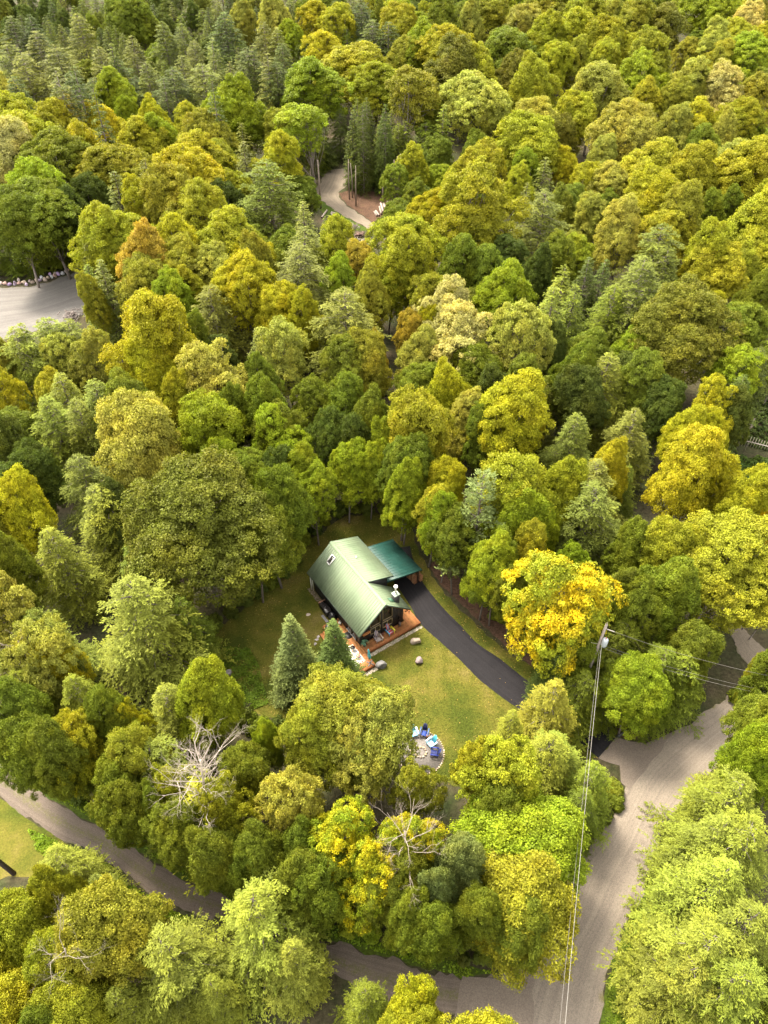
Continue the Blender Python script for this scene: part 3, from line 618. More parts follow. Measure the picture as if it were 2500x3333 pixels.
LIST = {
 (0, 0): """H dg 40 60 150;H dg 110 10 130;H gg 20 170 150;H gg 90 225 170;H gg 150 130 190;C gg 215 210 190;H gg 235 190 230;C dg 265 90 150;H gg 330 50 150;C dg 305 0 140;C gg 455 90 120;H gg 560 130 140;H gg 420 190 150;H gg 690 45 130;H gg 770 30 120;C dg 860 5 130;H gg 830 150 120;C gg 905 100 110;H dg 965 45 170;
 C gg 1085 140 120;C gg 1150 190 130;H gg 1130 15 120;H gg 1190 60 120;H dg 1215 165 120;H dg 1190 255 150;H dg 1065 205 170;C gg 990 260 90;H gg 780 225 140;H dg 740 290 170;H gg 870 275 180;C dg 700 320 130;H gg 625 255 140;H dg 300 300 160;H dg 500 240 140;C gg 910 210 110;H dg 55 330 170;H dg 395 330 140;
 D st 1285 130 80;M y 1390 160 150;M lg 1250 130 90;H dg 1560 0 160;H dg 1610 80 170;P bl 240 335 160;M o 340 450 110;L lg 625 70 90;M g 520 0 130;M g 600 0 120;M pl 1060 0 110;M pl 1200 0 130;M y 1370 0 130;M yg 1440 60 130;
 M lg 510 380 150;M yg 140 490 220;M y 480 490 170;M lg 570 460 100;M y 690 480 140;M yg 810 500 130;M lg 960 465 170;M lg 1080 430 190;M ol 1220 490 160;M lg 1380 340 270;T lg 1370 450 230;M yg 1530 240 260;M yg 1620 300 200;
 M pl 60 470 160;M yg 250 520 200;M yg 140 570 250;M y 410 590 200;M yg 600 570 190;M lg 740 570 160;M ol 900 560 190;C gg 1040 530 110;C gg 1050 610 150;M ol 540 640 250;M yg 880 650 220;M y 830 715 250;C gg 620 690 150;C gg 490 740 160;H g 1150 690 300;M y 1200 660 170;M yg 1040 760 130;M ol 750 810 230;M yg 860 890 210;C gg 555 860 110;C gg 1310 870 130;C gg 1410 930 120;H gg 1310 980 220;
 M yg 1460 1035 180;M st 30 610 220;M lg 210 760 220;M g 200 860 280;M g 50 960 220;M g 290 640 260;M dg 320 860 160;C gg 370 930 130;M yg 480 950 210;M yg 630 970 200;M o 680 1035 170;M y 800 1020 200;M yg 1000 1000 220;M ol 1110 1090 170;M y 640 840 170;M dg 400 790 140;M dg 980 800 140;M ol 1000 650 140;M yg 950 870 130;M pl 60 380 120;M yg 700 640 120""",
 (1250, 0): """M yg 40 0 130;M yg 90 60 150;H dg 20 90 160;M lg 160 130 160;M g 260 50 140;M pl 360 60 120;M ol 460 10 160;M pl 600 40 150;M ol 720 0 190;M ol 860 10 140;M pl 950 20 130;M yg 250 190 210;M g 540 160 200;M yg 700 110 160;M yg 820 100 180;M yg 930 130 160;M ol 1030 70 150;M od 1200 80 210;M g 1090 0 120;M pl 1200 10 130;M lg 1350 0 160;M lg 1460 0 140;M pl 1590 0 120;M st 1580 60 150;M yg 1500 110 140;M y 1620 150 120;M lg 1540 195 170;M pl 1390 170 150;M ol 1290 210 110;M ol 1160 230 180;M yg 960 220 140;M yg 690 240 130;M ol 810 240 120;M yg 660 320 180;M od 530 300 130;M yg 390 280 160;M od 260 270 220;
 T ol 90 320 240;M pl 385 390 240;M lg 120 230 120;M pl 900 350 210;M lg 1100 310 180;M pl 1320 330 190;M st 1450 360 180;M ol 1240 400 140;M yg 1110 400 150;M pl 1030 510 240;M yg 820 450 160;M pl 640 460 180;M yg 600 560 250;M pl 1220 520 150;M y 1320 490 160;M yg 1490 480 150;M pl 1430 550 120;M ol 1600 370 160;M g 1620 590 120;M pl 930 630 130;M y 790 660 110;M yg 1110 660 210;M yg 1280 680 220;M pl 1520 640 200;M yg 1510 690 230;M o 1640 700 80;M y 1160 750 220;M pl 960 740 160;M y 860 730 150;C gg 700 680 120;M lg 520 640 130;M yg 430 650 190;M lg 610 700 130;H gg 700 820 200;C gg 620 790 110;M pl 850 870 140;M yg 390 870 300;M y 180 880 170;M yg 50 970 220;M pl 1020 950 180;M ol 1280 880 200;M yg 1180 930 180;M yg 1560 930 250;M yg 1630 840 180;H gg 1210 970 220;M yg 1420 1060 200;M g 200 430 130;M ol 480 430 110;M od 760 560 130;M g 1360 590 130;M g 760 840 130;M g 1390 870 120;M ol 1440 240 130;M yg 1040 190 110;M g 330 360 120;M yg 570 760 130;M ol 1400 740 120;M ol 60 200 130""",
 (0, 800): """C gg 370 -10 120;C g 375 80 130;C gg 430 60 150;C gg 565 240 130;C hy 95 220 150;C hy 175 185 80;H hy 60 300 190;H hy 200 300 190;H hy 290 320 190;M o 620 0 220;M ol 760 20 190;M ol 650 110 190;M pl 920 20 200;M lg 760 140 170;M yg 850 130 150;M y 1090 20 180;M y 1090 120 210;M o 1150 150 120;H gg 1290 -10 260;M y 1230 230 160;M y 1320 240 150;H gg 900 170 190;H gg 1490 185 250;C gg 1110 355 130;L pl 1250 345 220;M lg 1480 120 150;M o 1590 40 150;M ol 1610 180 140;M y 690 285 320;L pl 430 380 190;L pl 960 435 260;L pl 340 370 170;M g 830 340 120;H hy 250 550 220;H hy 400 580 260;M hy 590 600 210;H hy 190 650 230;H hy 320 660 230;M pl 600 715 340;M lg 860 700 240;M g 970 660 150;M g 1130 630 170;M g 1250 680 190;M g 1460 430 200;M ol 1590 440 190;M o 1645 420 70;M g 1475 610 190;L lg 1240 760 190;M lg 1350 880 170;M lg 1370 990 160;M g 1240 1000 230;M dg 1190 880 170;M g 1080 850 180;M lg 960 850 160;H gg 330 905 220;H gg 400 1035 250;M y 110 1060 220;M ol 10 1100 160;M lg 1500 870 150;M lg 1600 880 120;M dg 1440 780 150;M dg 560 1060 170;M yg 780 560 170;M pl 30 420 130;L y 60 560 150;M dg 60 760 200;M dg 130 880 200;M dg 40 930 180;M g 1150 540 140;M g 1380 560 150;M g 1600 650 170;M y 700 480 200;M ol 450 190 100;M dg 1560 780 150;M lg 1280 860 120;M g 700 340 110""",
 (1250, 800): """M yg 100 -10 220;M yg 20 60 170;M g 330 10 200;M ol 200 150 170;M o 120 290 110;M lg 520 130 210;M g 420 30 180;C g 740 180 220;C g 780 85 170;C dg 890 50 130;C g 830 170 150;H gg 1130 50 280;H gg 1230 10 180;H g 1000 170 200;M yg 1420 10 220;M y 1340 100 120;M y 1400 210 120;M yg 1600 0 180;M g 1590 180 160;G od 1260 215 380;L lg 1500 460 170;H dg 1630 440 170;L st 300 205 200;L st 310 330 240;L pl 560 320 250;M pl 170 400 170;M g 140 500 170;M y 290 540 180;L g 580 500 200;M dg 470 560 150;H hy 980 465 270;H gg 690 580 170;H gg 840 725 240;M y 530 650 260;L y 630 640 140;M yg 180 680 270;M pl 320 690 160;H gg 1090 705 220;C bl 1180 715 90;L y 1370 625 200;M y 1290 730 170;M y 1440 760 130;M yg 530 915 300;M y 920 875 180;M yg 740 955 210;H gg 930 930 250;M y 1270 865 270;H g 1060 950 140;M y 1490 1000 210;M y 1640 1070 130;M y 240 960 160;M g 80 900 210;P bl 380 1090 130;M dg 880 560 180;M dg 620 60 130;M dg 1460 640 160;M g 760 500 180;M y 200 290 110;M g 410 420 180;M dg 1200 640 150;M lg 60 780 160;M g 430 780 130;M y 1360 930 180;M dg 700 400 130;C dg 960 60 120;H dg 1560 560 180;M g 1120 540 180""",
 (0, 1600): """H hy 200 160 260;H hy 430 -20 270;H g 560 200 200;H hy 560 375 440;L pl 40 470 280;H hy 130 520 300;H hy 700 840 270;M lg 880 795 220;L y 600 870 130;L yg 280 960 200;L o 430 930 160;L pl 180 620 240;G od 870 -85 560;M g 1190 40 240;M g 1100 120 200;M dg 650 480 200;H g 300 800 240;H g 60 780 240;L y 300 620 150;M g 450 900 190;H g 880 520 230;M g 60 1010 220;M g 180 930 180;M g 80 260 200;L g 90 380 190;M g 1120 -100 190;S bl 1250 540 260;S sg 1437 562 262;B lg 1030 690 100;B g 990 760 90;B g 1090 900 140;B g 1130 970 150;M lg 1180 950 130;G ol 1505 785 430;M pl 1570 930 300;M ol 1300 960 240;M g 1080 1060 180;M ol 620 1020 230;L pl 1600 1040 230""",
 (1250, 1600): """M lg 70 -20 170;M yg 190 40 160;P bl 390 50 290;M lg 560 -20 240;M lg 430 240 190;M g 450 370 190;M yg 600 150 170;H gg 920 -30 310;M lg 780 230 150;Y yg 722 285 345;Y yg 650 520 230;M g 800 540 220;M g 1000 340 190;M g 1160 300 220;G yg 1450 120 420;M yg 1230 130 230;M yy 1620 60 150;M g 1110 430 200;H g 880 560 220;M lg 1130 650 250;M lg 1090 760 230;H g 1250 620 260;H g 1350 640 240;H g 1060 560 180;H ol 750 815 260;H hy 780 1005 280;L yg 380 995 200;M g 1540 800 210;M g 1620 880 200;M lg 1610 990 180;M g 270 230 180;M lg 250 60 160;M g 1080 200 160;M g 1290 530 200;B g 880 900 90;L yg 480 1090 200;M g 1630 740 120;M g 530 480 150;M g 210 270 120;M lg 640 60 150;H ol 560 950 170;L yg 1540 580 90;M yg 1640 500 120;M g 1640 300 150""",
 (0, 2400): """H hy 230 460 260;H gg 430 505 150;M yg 130 600 240;M yg 300 560 180;M yg 20 860 200;M ol 580 700 320;H hy 1090 685 400;H hy 690 880 380;H hy 900 1050 190;M yg 60 980 300;M yg 300 900 240;M g 200 1080 240;M yg 430 1040 260;M g 120 -50 230;L yg 300 40 180;H hy 640 40 300;L pl 1200 170 230;Y lg 1440 250 290;Y lg 1560 470 260;M g 1180 390 220;M g 1010 385 200;M g 780 320 200;M g 880 410 190;M g 600 200 220;M g 480 90 220;M g 330 70 200;M g 1290 490 220;M g 1420 540 200;M g 1100 480 160;L yg 720 150 170;L yg 960 150 220;M g 1290 380 200;M g 1560 620 170;M g 200 10 200;H g 1580 1090 190;H hy 1250 900 260;H hy 480 1100 240;M g 660 405 150;M g 860 320 150""",
 (1250, 2400): """L yg 390 -10 260;L ol 190 20 170;H hy 740 -10 290;H g 930 105 210;H g 880 230 180;M bl 290 400 210;M bl 260 560 190;M lg 560 180 420;M yg 590 470 400;Y lg 90 330 260;M g 100 570 240;M g 340 670 200;M g 220 690 200;M g 520 770 200;M g 60 690 180;M lg 1610 0 200;H hy 1600 40 190;H hy 1480 200 340;H hy 1360 420 330;H hy 1600 380 380;H hy 1500 560 420;H hy 1330 640 330;H hy 1620 760 420;H hy 1400 860 420;H hy 1260 1010 340;H hy 1560 1020 420;L y 140 1060 190;L yg 400 1000 290;M lg 500 1120 200;M yg 60 1170 220;M g 450 250 200;L yg 480 60 200;B g 1240 400 60""",
}
for (ox, oy), txt in LIST.items():
    for it in txt.replace('\n', '').split(';'):
        k, tn, x, y, wd = it.split(); x, y, wd = float(x), float(y), float(wd)
        place(k, tn, ox + .7535 * x, oy + .7535 * y, .7535 * wd)
for bx, by, bw in [(700, 330, 5), (740, 345, 6), (800, 352, 6), (850, 300, 7), (870, 372, 6), (930, 385, 6), (1000, 372, 6), (950, 300, 7), (1060, 330, 7), (1130, 372, 6), (1180, 320, 7), (1230, 362, 7), (1300, 385, 7), (1380, 375, 7), (1300, 300, 7), (1420, 300, 7), (760, 230, 6), (900, 220, 7), (1080, 230, 7), (620, 120, 6), (420, 130, 6), (330, 200, 6), (250, 330, 6)]:
    q_ = atg(*C5(bx, by)); plant(random.choice('HHC'), random.choice(['dg', 'dg', 'g']), (q_.x + random.uniform(-1.5, 1.5), q_.y + random.uniform(0, 4), 0), bw * random.uniform(.8, 1.25), random.uniform(11, 19)) if random.random() < .85 else None; TREES[-1]['top'] = (0, 0); TREES[-1]['fix'] = True
q_ = at(1975, 2032, 12.4)
for dx_, dy_, tn_ in ((-1.2, -2.0, 'g'), (2.0, -1.0, 'g'), (-3.2, -.4, 'dg'), (0, 2.2, 'dg')):
    plant('H', tn_, (q_.x + dx_, q_.y + dy_, 0), 4.8, 8.2); TREES[-1]['fix'] = True
for ex, ey in [(-8, 598), (28, 600), (60, 596), (92, 588), (124, 578), (152, 566), (178, 556), (40, 570), (100, 560), (150, 540)]:
    q_ = atg(ex * D, ey * D); plant('H', random.choice(['dg', 'g']), (q_.x, q_.y + 1.5, 0), random.uniform(6, 8), random.uniform(9, 13)); TREES[-1]['fix'] = True
EDGE = [(735, 1118), (712, 1140), (688, 1160), (660, 1182), (640, 1212), (612, 1240), (590, 1262), (560, 1282), (530, 1310), (502, 1335), (470, 1365), (440, 1390), (765, 1108), (795, 1104), (830, 1106), (860, 1112), (892, 1130), (915, 1160), (935, 1195),
        (962, 1225), (990, 1252), (1020, 1278), (1050, 1305), (1080, 1335), (1110, 1365), (1145, 1390), (1180, 1420), (1215, 1445), (1250, 1478), (1290, 1510), (1330, 1545), (455, 1450), (500, 1492), (548, 1530), (600, 1570), (660, 1590), (1000, 1625), (1060, 1660), (1130, 1640), (1190, 1650), (1250, 1665), (1322, 1700), (1330, 1735), (1308, 1770), (1288, 1805), (1268, 1835), (1500, 1400), (1522, 1440), (1548, 1478), (1488, 1465), (1556, 1335), (1632, 1505), (1600, 1330), (1530, 1360), (1500, 1520), (1455, 1550), (1400, 1578)]
TRK = [(-10, 1600), (25, 1625), (62, 1650), (100, 1680), (140, 1705), (178, 1728), (215, 1752), (255, 1775), (295, 1800), (335, 1828), (375, 1852), (415, 1876), (455, 1892), (500, 1905), (550, 1922), (600, 1945), (650, 1965), (700, 1985), (750, 2008), (800, 2022), (850, 2040), (900, 2055), (950, 2070), (1000, 2075), (1045, 2070), (1080, 2045), (1115, 2005), (1150, 1965), (1185, 1930), (1215, 1880)]
for pts, sz in ((EDGE, (2.2, 3.6)), (TRK, (1.6, 2.7))):
    for ex, ey in pts:
        p = atg((ex + random.uniform(-5, 5)) * D, (ey + random.uniform(-4, 4)) * D); W_ = random.uniform(*sz)
        plant('B', random.choice(['g', 'g', 'dg', 'lg', 'dg']), (p.x, p.y, 0), W_, W_ * random.uniform(.6, .95))
NLIST = len(TREES)
# keep the road as open as it is: crowns north of the track and beside the road stand back from it
RP1 = LOW_U + LOW_L[::-1]; RP2 = MAIN_L + MAIN_R[::-1]
RC1 = [((a[0] + b[0]) / 2, (a[1] + b[1]) / 2) for a, b in zip(LOW_U, LOW_L)]; RC2 = [((a[0] + b[0]) / 2, (a[1] + b[1]) / 2) for a, b in zip(MAIN_L, MAIN_R)]
def spots(t, q=.95):
    out = []
    for z_, k_ in (((.15, .95), (.5, .62), (.85, .25)) if t['kind'] in 'HCP' else ((.3, .85), (.56, 1.0), (.8, .7))):
        c = (t['x'], t['y'], t['h'] * z_ + float(ground(t['y']))); p = proj(c); R_ = t['r'] * q * k_ * FPX / depth(c)
        out += [(p[0] + R_ * f * math.cos(a), p[1] + R_ * f * math.sin(a)) for f in (.45, 1) for a in np.arange(0, 6.28, .524)]
    return np.array([a for a, _ in out]), np.array([b for _, b in out])
def push_out(t):
    if t.get('fix') or t['kind'] in 'DS' or (t['kind'] == 'H' and t['tone'] == 'ol'): return
    for it in range(18):
        X, Y = spots(t); m_ = np.zeros(len(X), bool)
        if X.max() < -50 or X.min() > 2550: return
        for po in OPEN: m_ |= in_poly(X, Y, po)
        if m_.mean() < .035: return
        vx, vy = X.mean() - X[m_].mean(), Y.mean() - Y[m_].mean()
        if m_.all(): vx, vy = 0, -1
        q_ = math.hypot(vx, vy * 1.2) + 1e-6; st_ = .5 * max(1, depth((t['x'], t['y'], 8)) / 70)
        t['x'] += vx / q_ * st_; t['y'] -= vy * 1.2 / q_ * st_; t['e'].location.x = t['x']; t['e'].location.y = t['y']
        if it > 11: t['r'] *= .965; t['e'].scale.x *= .965; t['e'].scale.y *= .965
# fill the forest between the trees read from the photograph
OPEN = [dp(p) for p in (
    [(735, 1120), (690, 1160), (640, 1235), (575, 1290), (500, 1345), (450, 1390), (470, 1440), (520, 1460), (530, 1510), (580, 1530), (640, 1480), (780, 1440), (800, 1510), (885, 1555), (925, 1600), (950, 1660), (1000, 1580), (1090, 1620), (1130, 1520), (1250, 1590), (1290, 1650), (1400, 1690), (1330, 1780), (1230, 1880), (1190, 2000), (1100, 2110), (1090, 2240), (1330, 2240), (1400, 1950), (1420, 1860), (1440, 1760), (1560, 1660), (1600, 1540), (1545, 1510), (1470, 1560), (1400, 1590), (1320, 1575), (1210, 1490), (1100, 1380), (960, 1265), (920, 1200), (850, 1150)],
    [(-20, 1610), (60, 1670), (210, 1768), (370, 1868), (500, 1925), (520, 1950), (490, 1995), (430, 2000), (300, 1935), (200, 1870), (110, 1830), (0, 1860), (-20, 1900)],
    [(715, 2025), (850, 2060), (1010, 2095), (1090, 2100), (1000, 2170), (930, 2165), (829, 2145), (740, 2105)],
    [(-20, 590), (60, 610), (150, 575), (175, 600), (172, 690), (100, 700), (-20, 740)],
    [(690, 385), (740, 372), (800, 425), (850, 438), (862, 468), (800, 497), (750, 490), (700, 450)],
    [(1560, 1330), (1600, 1330), (1680, 1400), (1680, 1450), (1540, 1470), (1545, 1380)],
    [(1590, 935), (1680, 925), (1680, 1030), (1570, 1020)],
    [(925, 1560), (965, 1560), (968, 1680), (932, 1680)])]
for t in TREES: push_out(t)
WA = at(1968, 2065, 11.0).xy; WB = at(1848, 3333, 11.0).xy; WC = at(2330, 2147, 11.0).xy
def seg_d(p, a, b):
    u_ = max(0, min(1, (p - a).dot(b - a) / (b - a).length_squared)); return (p - a.lerp(b, u_)).length
for t in TREES:                                        # branches are kept cut below the power line
    dd = min(seg_d(Vector((t['x'], t['y'])), WA, WB), seg_d(Vector((t['x'], t['y'])), WA, WC)); lim = 9.3 if dd < t['r'] * .9 else (11.0 if dd < t['r'] + 1 else 99)
    if t['h'] > lim: t['e'].scale.z *= lim / t['h']; t['h'] = lim
def hits_open(x, y, g, r, h):
    pts = [(x, y, g), (x, y, g + h)] + [(x + r * math.cos(a), y + r * math.sin(a), g + h * .6) for a in np.arange(0, 6.2, .8)]
    q = [proj(p) for p in pts]; X = [a for a, _ in q]; Y = [b for _, b in q]
    return any(in_poly(X, Y, p).any() for p in OPEN)
TX = np.array([(t['x'], t['y'], t['r']) for t in TREES]).tolist()
nf = 0
for yy in np.arange(4, 430, 5.4):
    hw = 14 + (yy + 15) * .62
    for xx in np.arange(-hw, hw, 5.2):
        x = xx + random.uniform(-2, 2); y = yy + random.uniform(-2, 2); r = random.uniform(2.6, 3.9)
        g = float(ground(y)); h = random.uniform(9.5, 12.5)
        if any((x - a) ** 2 + (y - b) ** 2 < (r * .75 + c * .62) ** 2 for a, b, c in TX): continue
        if hits_open(x, y, g, r, h): continue
        q = proj((x, y, g + h * .6)); 
        if not (-250 < q[0] < 2750 and -200 < q[1] < 3500): continue
        left = q[0] < 1200 and q[1] < 500
        kind = random.choice('HCHM') if left else random.choice('MMML')
        tone = random.choice(['dg', 'gg', 'g']) if left else random.choice(['g', 'g', 'lg', 'yg', 'g', 'dg'])
        if kind in 'HC': h = random.uniform(11, 14)
        plant(kind, tone, (x, y, g), 2 * r, h); TX.append((x, y, r)); nf += 1
# drop trees that nothing in the photograph shows: paint crowns near to far on a coarse grid
def footprint(t):
    g = float(ground(t['y'])); x, y, r, h = t['x'], t['y'], t['r'], t['h']
    k = t['kind']
    if k in 'HCSP':
        out = []
        for f, q in ((.12, .95), (.35, .72), (.6, .45), (.82, .22)):
            c = proj((x, y, g + h * f)); out.append((c[0], c[1], r * q * FPX / depth((x, y, g + h * f))))
        return out
    zc = {'T': .71, 'B': .4}.get(k, .56)
    p = (x, y, g + h * zc); c = proj(p); return [(c[0], c[1], r * .92 * FPX / depth(p))]
QS = 8; GW, GH = 2500 // QS + 1, 3333 // QS + 1
idm = np.full((GH, GW), -1, int); PXg, PYg = np.meshgrid(np.arange(GW) * QS, np.arange(GH) * QS)
order = sorted(range(len(TREES)), key=lambda i: depth((TREES[i]['x'], TREES[i]['y'], TREES[i]['h'] * .6)))
total = np.zeros(len(TREES))
for i in order:
    if TREES[i]['kind'] == 'D': continue
    for cx, cy, r in footprint(TREES[i]):
        x0, x1 = int(max(0, (cx - r) // QS)), int(min(GW, (cx + r) // QS + 2)); y0, y1 = int(max(0, (cy - r) // QS)), int(min(GH, (cy + r) // QS + 2))
        if x1 <= x0 or y1 <= y0: continue
        m_ = ((PXg[y0:y1, x0:x1] - cx) ** 2 + (PYg[y0:y1, x0:x1] - cy) ** 2 < r * r)
        total[i] += m_.sum(); sub = idm[y0:y1, x0:x1]; sub[m_ & (sub < 0)] = i
vis = np.bincount(idm[idm >= 0].ravel(), minlength=len(TREES))
kept = []
for i, t in enumerate(TREES):
    isfill = i >= NLIST
    if t['kind'] != 'D' and (vis[i] < ((40 if t['y'] < 200 else 9) if isfill else (7 if t['y'] < 200 else 2))):
        e = t['e']
        for c in list(e.children): bpy.data.objects.remove(c)
        bpy.data.objects.remove(e); continue
    ys, xs = np.nonzero(idm == i) if t['kind'] != 'D' else ([], [])
    if len(xs): t['px'], t['py'] = xs.mean() * QS, ys.mean() * QS
    else: t['px'], t['py'] = proj((t['x'], t['y'], t['h'] * .6))
    kept.append(t)
BAND = [(90, 'along the top edge'), (180, 'just below the top edge'), (320, 'high in the forest'), (620, 'in the upper forest'), (900, 'by the far clearing'), (1200, 'below the far clearing'), (1450, 'well above the cabin'), (1700, 'just above the cabin'),
        (2000, 'by the cabin roof'), (2300, 'by the lawn boulders'), (2600, 'by the fire pit'), (2900, 'above the dirt track'), (9999, 'along the bottom edge')]
ORD = ['first', 'second', 'third', 'fourth', 'fifth', 'sixth', 'seventh', 'eighth', 'ninth', 'tenth', 'eleventh', 'twelfth', 'thirteenth', 'fourteenth', 'fifteenth', 'sixteenth', 'seventeenth', 'eighteenth', 'nineteenth', 'twentieth', 'twenty-first', 'twenty-second', 'twenty-third', 'twenty-fourth', 'twenty-fifth', 'twenty-sixth', 'twenty-seventh', 'twenty-eighth', 'twenty-ninth', 'thirtieth']
cells = {}
for t in kept:
    b = next(n for v, n in BAND if t['py'] < v); sd = ['far left', 'left of centre', 'centre', 'right of centre', 'far right'][int(min(4, max(0, t['px'] // 500)))]
    cells.setdefault((KW[t['kind']][1], TW[t['tone']], b, sd), []).append(t)
for (kp, tw, b, sd), L_ in cells.items():
    L_.sort(key=lambda t: t['px'])
    for q, t in enumerate(L_):
        t['label'] = t['label'] or f"{tw} {kp} {b}, {sd}" + ('' if len(L_) == 1 else f", {ORD[q]} from left")
        tag(t['e'], t['label'], 'shrub' if t['kind'] == 'B' else 'tree', {'B': 'shrubs at the forest edge', 'H': 'hemlocks of the forest', 'C': 'narrow conifers of the forest', 'D': 'bare dead trees', 'S': 'garden spruces', 'P': 'pines among the broadleaf trees'}.get(t['kind'], 'broadleaf trees of the forest'))
print('trees kept', len(kept), 'of', len(TREES), 'listed', NLIST)

# ------------------------------------------------------------------ the cabin (local frame: x along the gable, y along the ridge, z up)
HX, HY, HR = 0.087, 43.28, 0.599
HM = Matrix.Translation((HX, HY, 0)) @ Matrix.Rotation(HR, 4, 'Z')
def hw(x, y, z=0.0): return HM @ Vector((x, y, z))
cabin = thing('cabin', 'dark walled cabin with green metal roof in the clearing', 'cabin', (HX, HY, 0), HR)
CH = (.022, .021, .024); CH2 = (.03, .029, .031)
EZ, RZ, RY0, L_ = 2.95, 5.80, -0.2, 10.12
def roofz(x): return RZ - (RZ - EZ) / 3.11 * abs(x)
def dormz(x): return RZ - (RZ - 4.66) / 3.32 * x
# walls: solid core, then separate vertical boards on it
core = MB(); T = .12
yF, yB = 0.62, 9.65
pz = lambda x: roofz(x) - .16
core.prism([(-2.62, .3), (2.72, .3), (2.72, pz(2.72)), (0, pz(0)), (-2.62, pz(2.62))], yF + .06, yF + .18, CH, 'y')
core.prism([(-2.62, .0), (2.72, .0), (2.72, dormz(2.72) - .18), (0, pz(0)), (-2.62, pz(2.62))], yB - .12, yB, CH, 'y')
core.box(-2.62, yF + .18, 0, -2.5, yB - .12, pz(2.5) - .02, CH)
core.box(2.6, yF + .18, 0, 2.72, 3.6, pz(2.72) - .02, CH)
core.box(2.6, 3.6, 0, 2.72, yB - .12, dormz(2.72) - .16, CH)
core.prism([(.3, pz(.3) - .2), (2.74, pz(2.74) - .3), (2.74, dormz(2.74) - .14), (.3, dormz(.3) - .14)], 3.60, 3.72, CH2, 'y')   # cheek of the raised roof
core.obj('wall', M_paint, cabin)
def boards(x0, x1, face, parent, name='siding_board', wdt=.2):
    """vertical boards on the front gable"""
    x = x0; k = 0
    while x < x1 - .05:
        xe = min(x + wdt, x1) - .012; b = MB(); c = random.uniform(.8, 1.25)
        zt0, zt1 = pz(x) - .02, pz(xe) - .02
        for (a0, a1, lo, hi) in face(x, xe, zt0, zt1):
            y0 = yF + .02 - (k % 2) * .014
            b.add([(x, y0, lo[0]), (xe, y0, lo[1]), (xe, y0, hi[1]), (x, y0, hi[0]), (x, yF + .058, lo[0]), (xe, yF + .058, lo[1]), (xe, yF + .058, hi[1]), (x, yF + .058, hi[0])],
                  [(0, 1, 2, 3), (5, 4, 7, 6), (1, 5, 6, 2), (4, 0, 3, 7), (3, 2, 6, 7), (4, 5, 1, 0)], tuple(v * c for v in CH))
        if b.f: b.obj(name, M_paint, parent)
        x += wdt; k += 1
def face(x, xe, z0, z1):
    m = (x + xe) / 2
    if -1.36 < m < -.10: return [(0, 0, (.5, .5), (1.12, 1.12)), (0, 0, (2.06, 2.06), (2.28, 2.28))]
    if .12 < m < 1.36: return [(0, 0, (.5, .5), (1.12, 1.12)), (0, 0, (2.06, 2.06), (2.28, 2.28))]
    return [(0, 0, (.5, .5), (z0, z1))]
boards(-2.62, 2.72, face, cabin)
# side wall boards on the left
for k in range(45):
    y = .64 + k * .2
    if 1.2 < y < 3.2: continue
    c = random.uniform(.8, 1.25)
    MB().box(-2.66 + (k % 2) * .012, y, .1, -2.622, y + .188, pz(2.62) - .03, tuple(v * c for v in CH)).obj('siding_board', M_paint, cabin)
TAN = (.30, .23, .13)
def window(x0, x1, z0, z1, mull=1, rail=None, col=TAN, z1b=None):
    y = yF + .045; z1b = z1 if z1b is None else z1b
    f = MB(); t = .07; zt = lambda x: z1 + (z1b - z1) * (x - x0) / (x1 - x0)
    f.prism([(x0, z0), (x1, z0), (x1, z0 + t), (x0, z0 + t)], y - .06, y + .01, col, 'y')
    f.prism([(x0, zt(x0) - t), (x1, zt(x1) - t), (x1, zt(x1)), (x0, zt(x0))], y - .06, y + .01, col, 'y')
    for a in (x0, x1 - t): f.prism([(a, z0 + t), (a + t, z0 + t), (a + t, zt(a + t) - t), (a, zt(a) - t)], y - .06, y + .01, col, 'y')
    fr = f.obj('window', M_paint, cabin)
    g = MB().prism([(x0 + t, z0 + t), (x1 - t, z0 + t), (x1 - t, zt(x1 - t) - t), (x0 + t, zt(x0 + t) - t)], y - .01, y + .012, (1, 1, 1), 'y')
    g.obj('pane', M_glass, fr)
    if mull:
        mm = MB(); xm = (x0 + x1) / 2; mm.box(xm - .025, y - .045, z0 + t, xm + .025, y - .012, z1 - t, col); mm.obj('mullion', M_paint, fr)
    return fr
window(-1.34, -.12, 1.13, 2.05); window(.14, 1.36, 1.13, 2.05)
window(-1.34, -.12, 2.30, roofz(1.34) - .42, 0, z1b=roofz(.12) - .75); window(.14, 1.36, 2.30, roofz(.14) - .75, 0, z1b=roofz(1.36) - .42)
# curtains / wooden blinds and lit shelves seen behind the two lower windows
MB().box(-.10, yF - .05, .5, .12, yF + .02, pz(.12) - .1, CH).obj('centre_post', M_paint, cabin)
BR = (.20, .085, .03)
for sx in (-1, 1):      # timber rafters under the verge, and brown rake boards
    b = MB(); x1 = 3.02 * sx
    for (yy, dz, hh, wd_) in ((.02 + RY0 * .3, .10, .20, .07), (.48, .12, .16, .1)):
        b.prism([(0, RZ - dz), (x1, roofz(3.02) - dz), (x1, roofz(3.02) - dz - hh), (0, RZ - dz - hh)], yy, yy + wd_, BR, 'y')
    b.obj('rake_board', M_wood, cabin)
MB().box(-2.35, .32, 1.95, -1.5, .56, 2.12, (.42, .17, .06), None, .02).obj('shelf_board', M_wood, cabin)
MB().box(1.98, .50, 1.35, 2.2, .58, 1.6, (.015, .015, .015), None, .02).tube([(2.09, .45, 1.75), (2.09, .58, 1.8)], .05, 6, (.02, .02, .02)).obj('wall_lamp', M_metal, cabin)
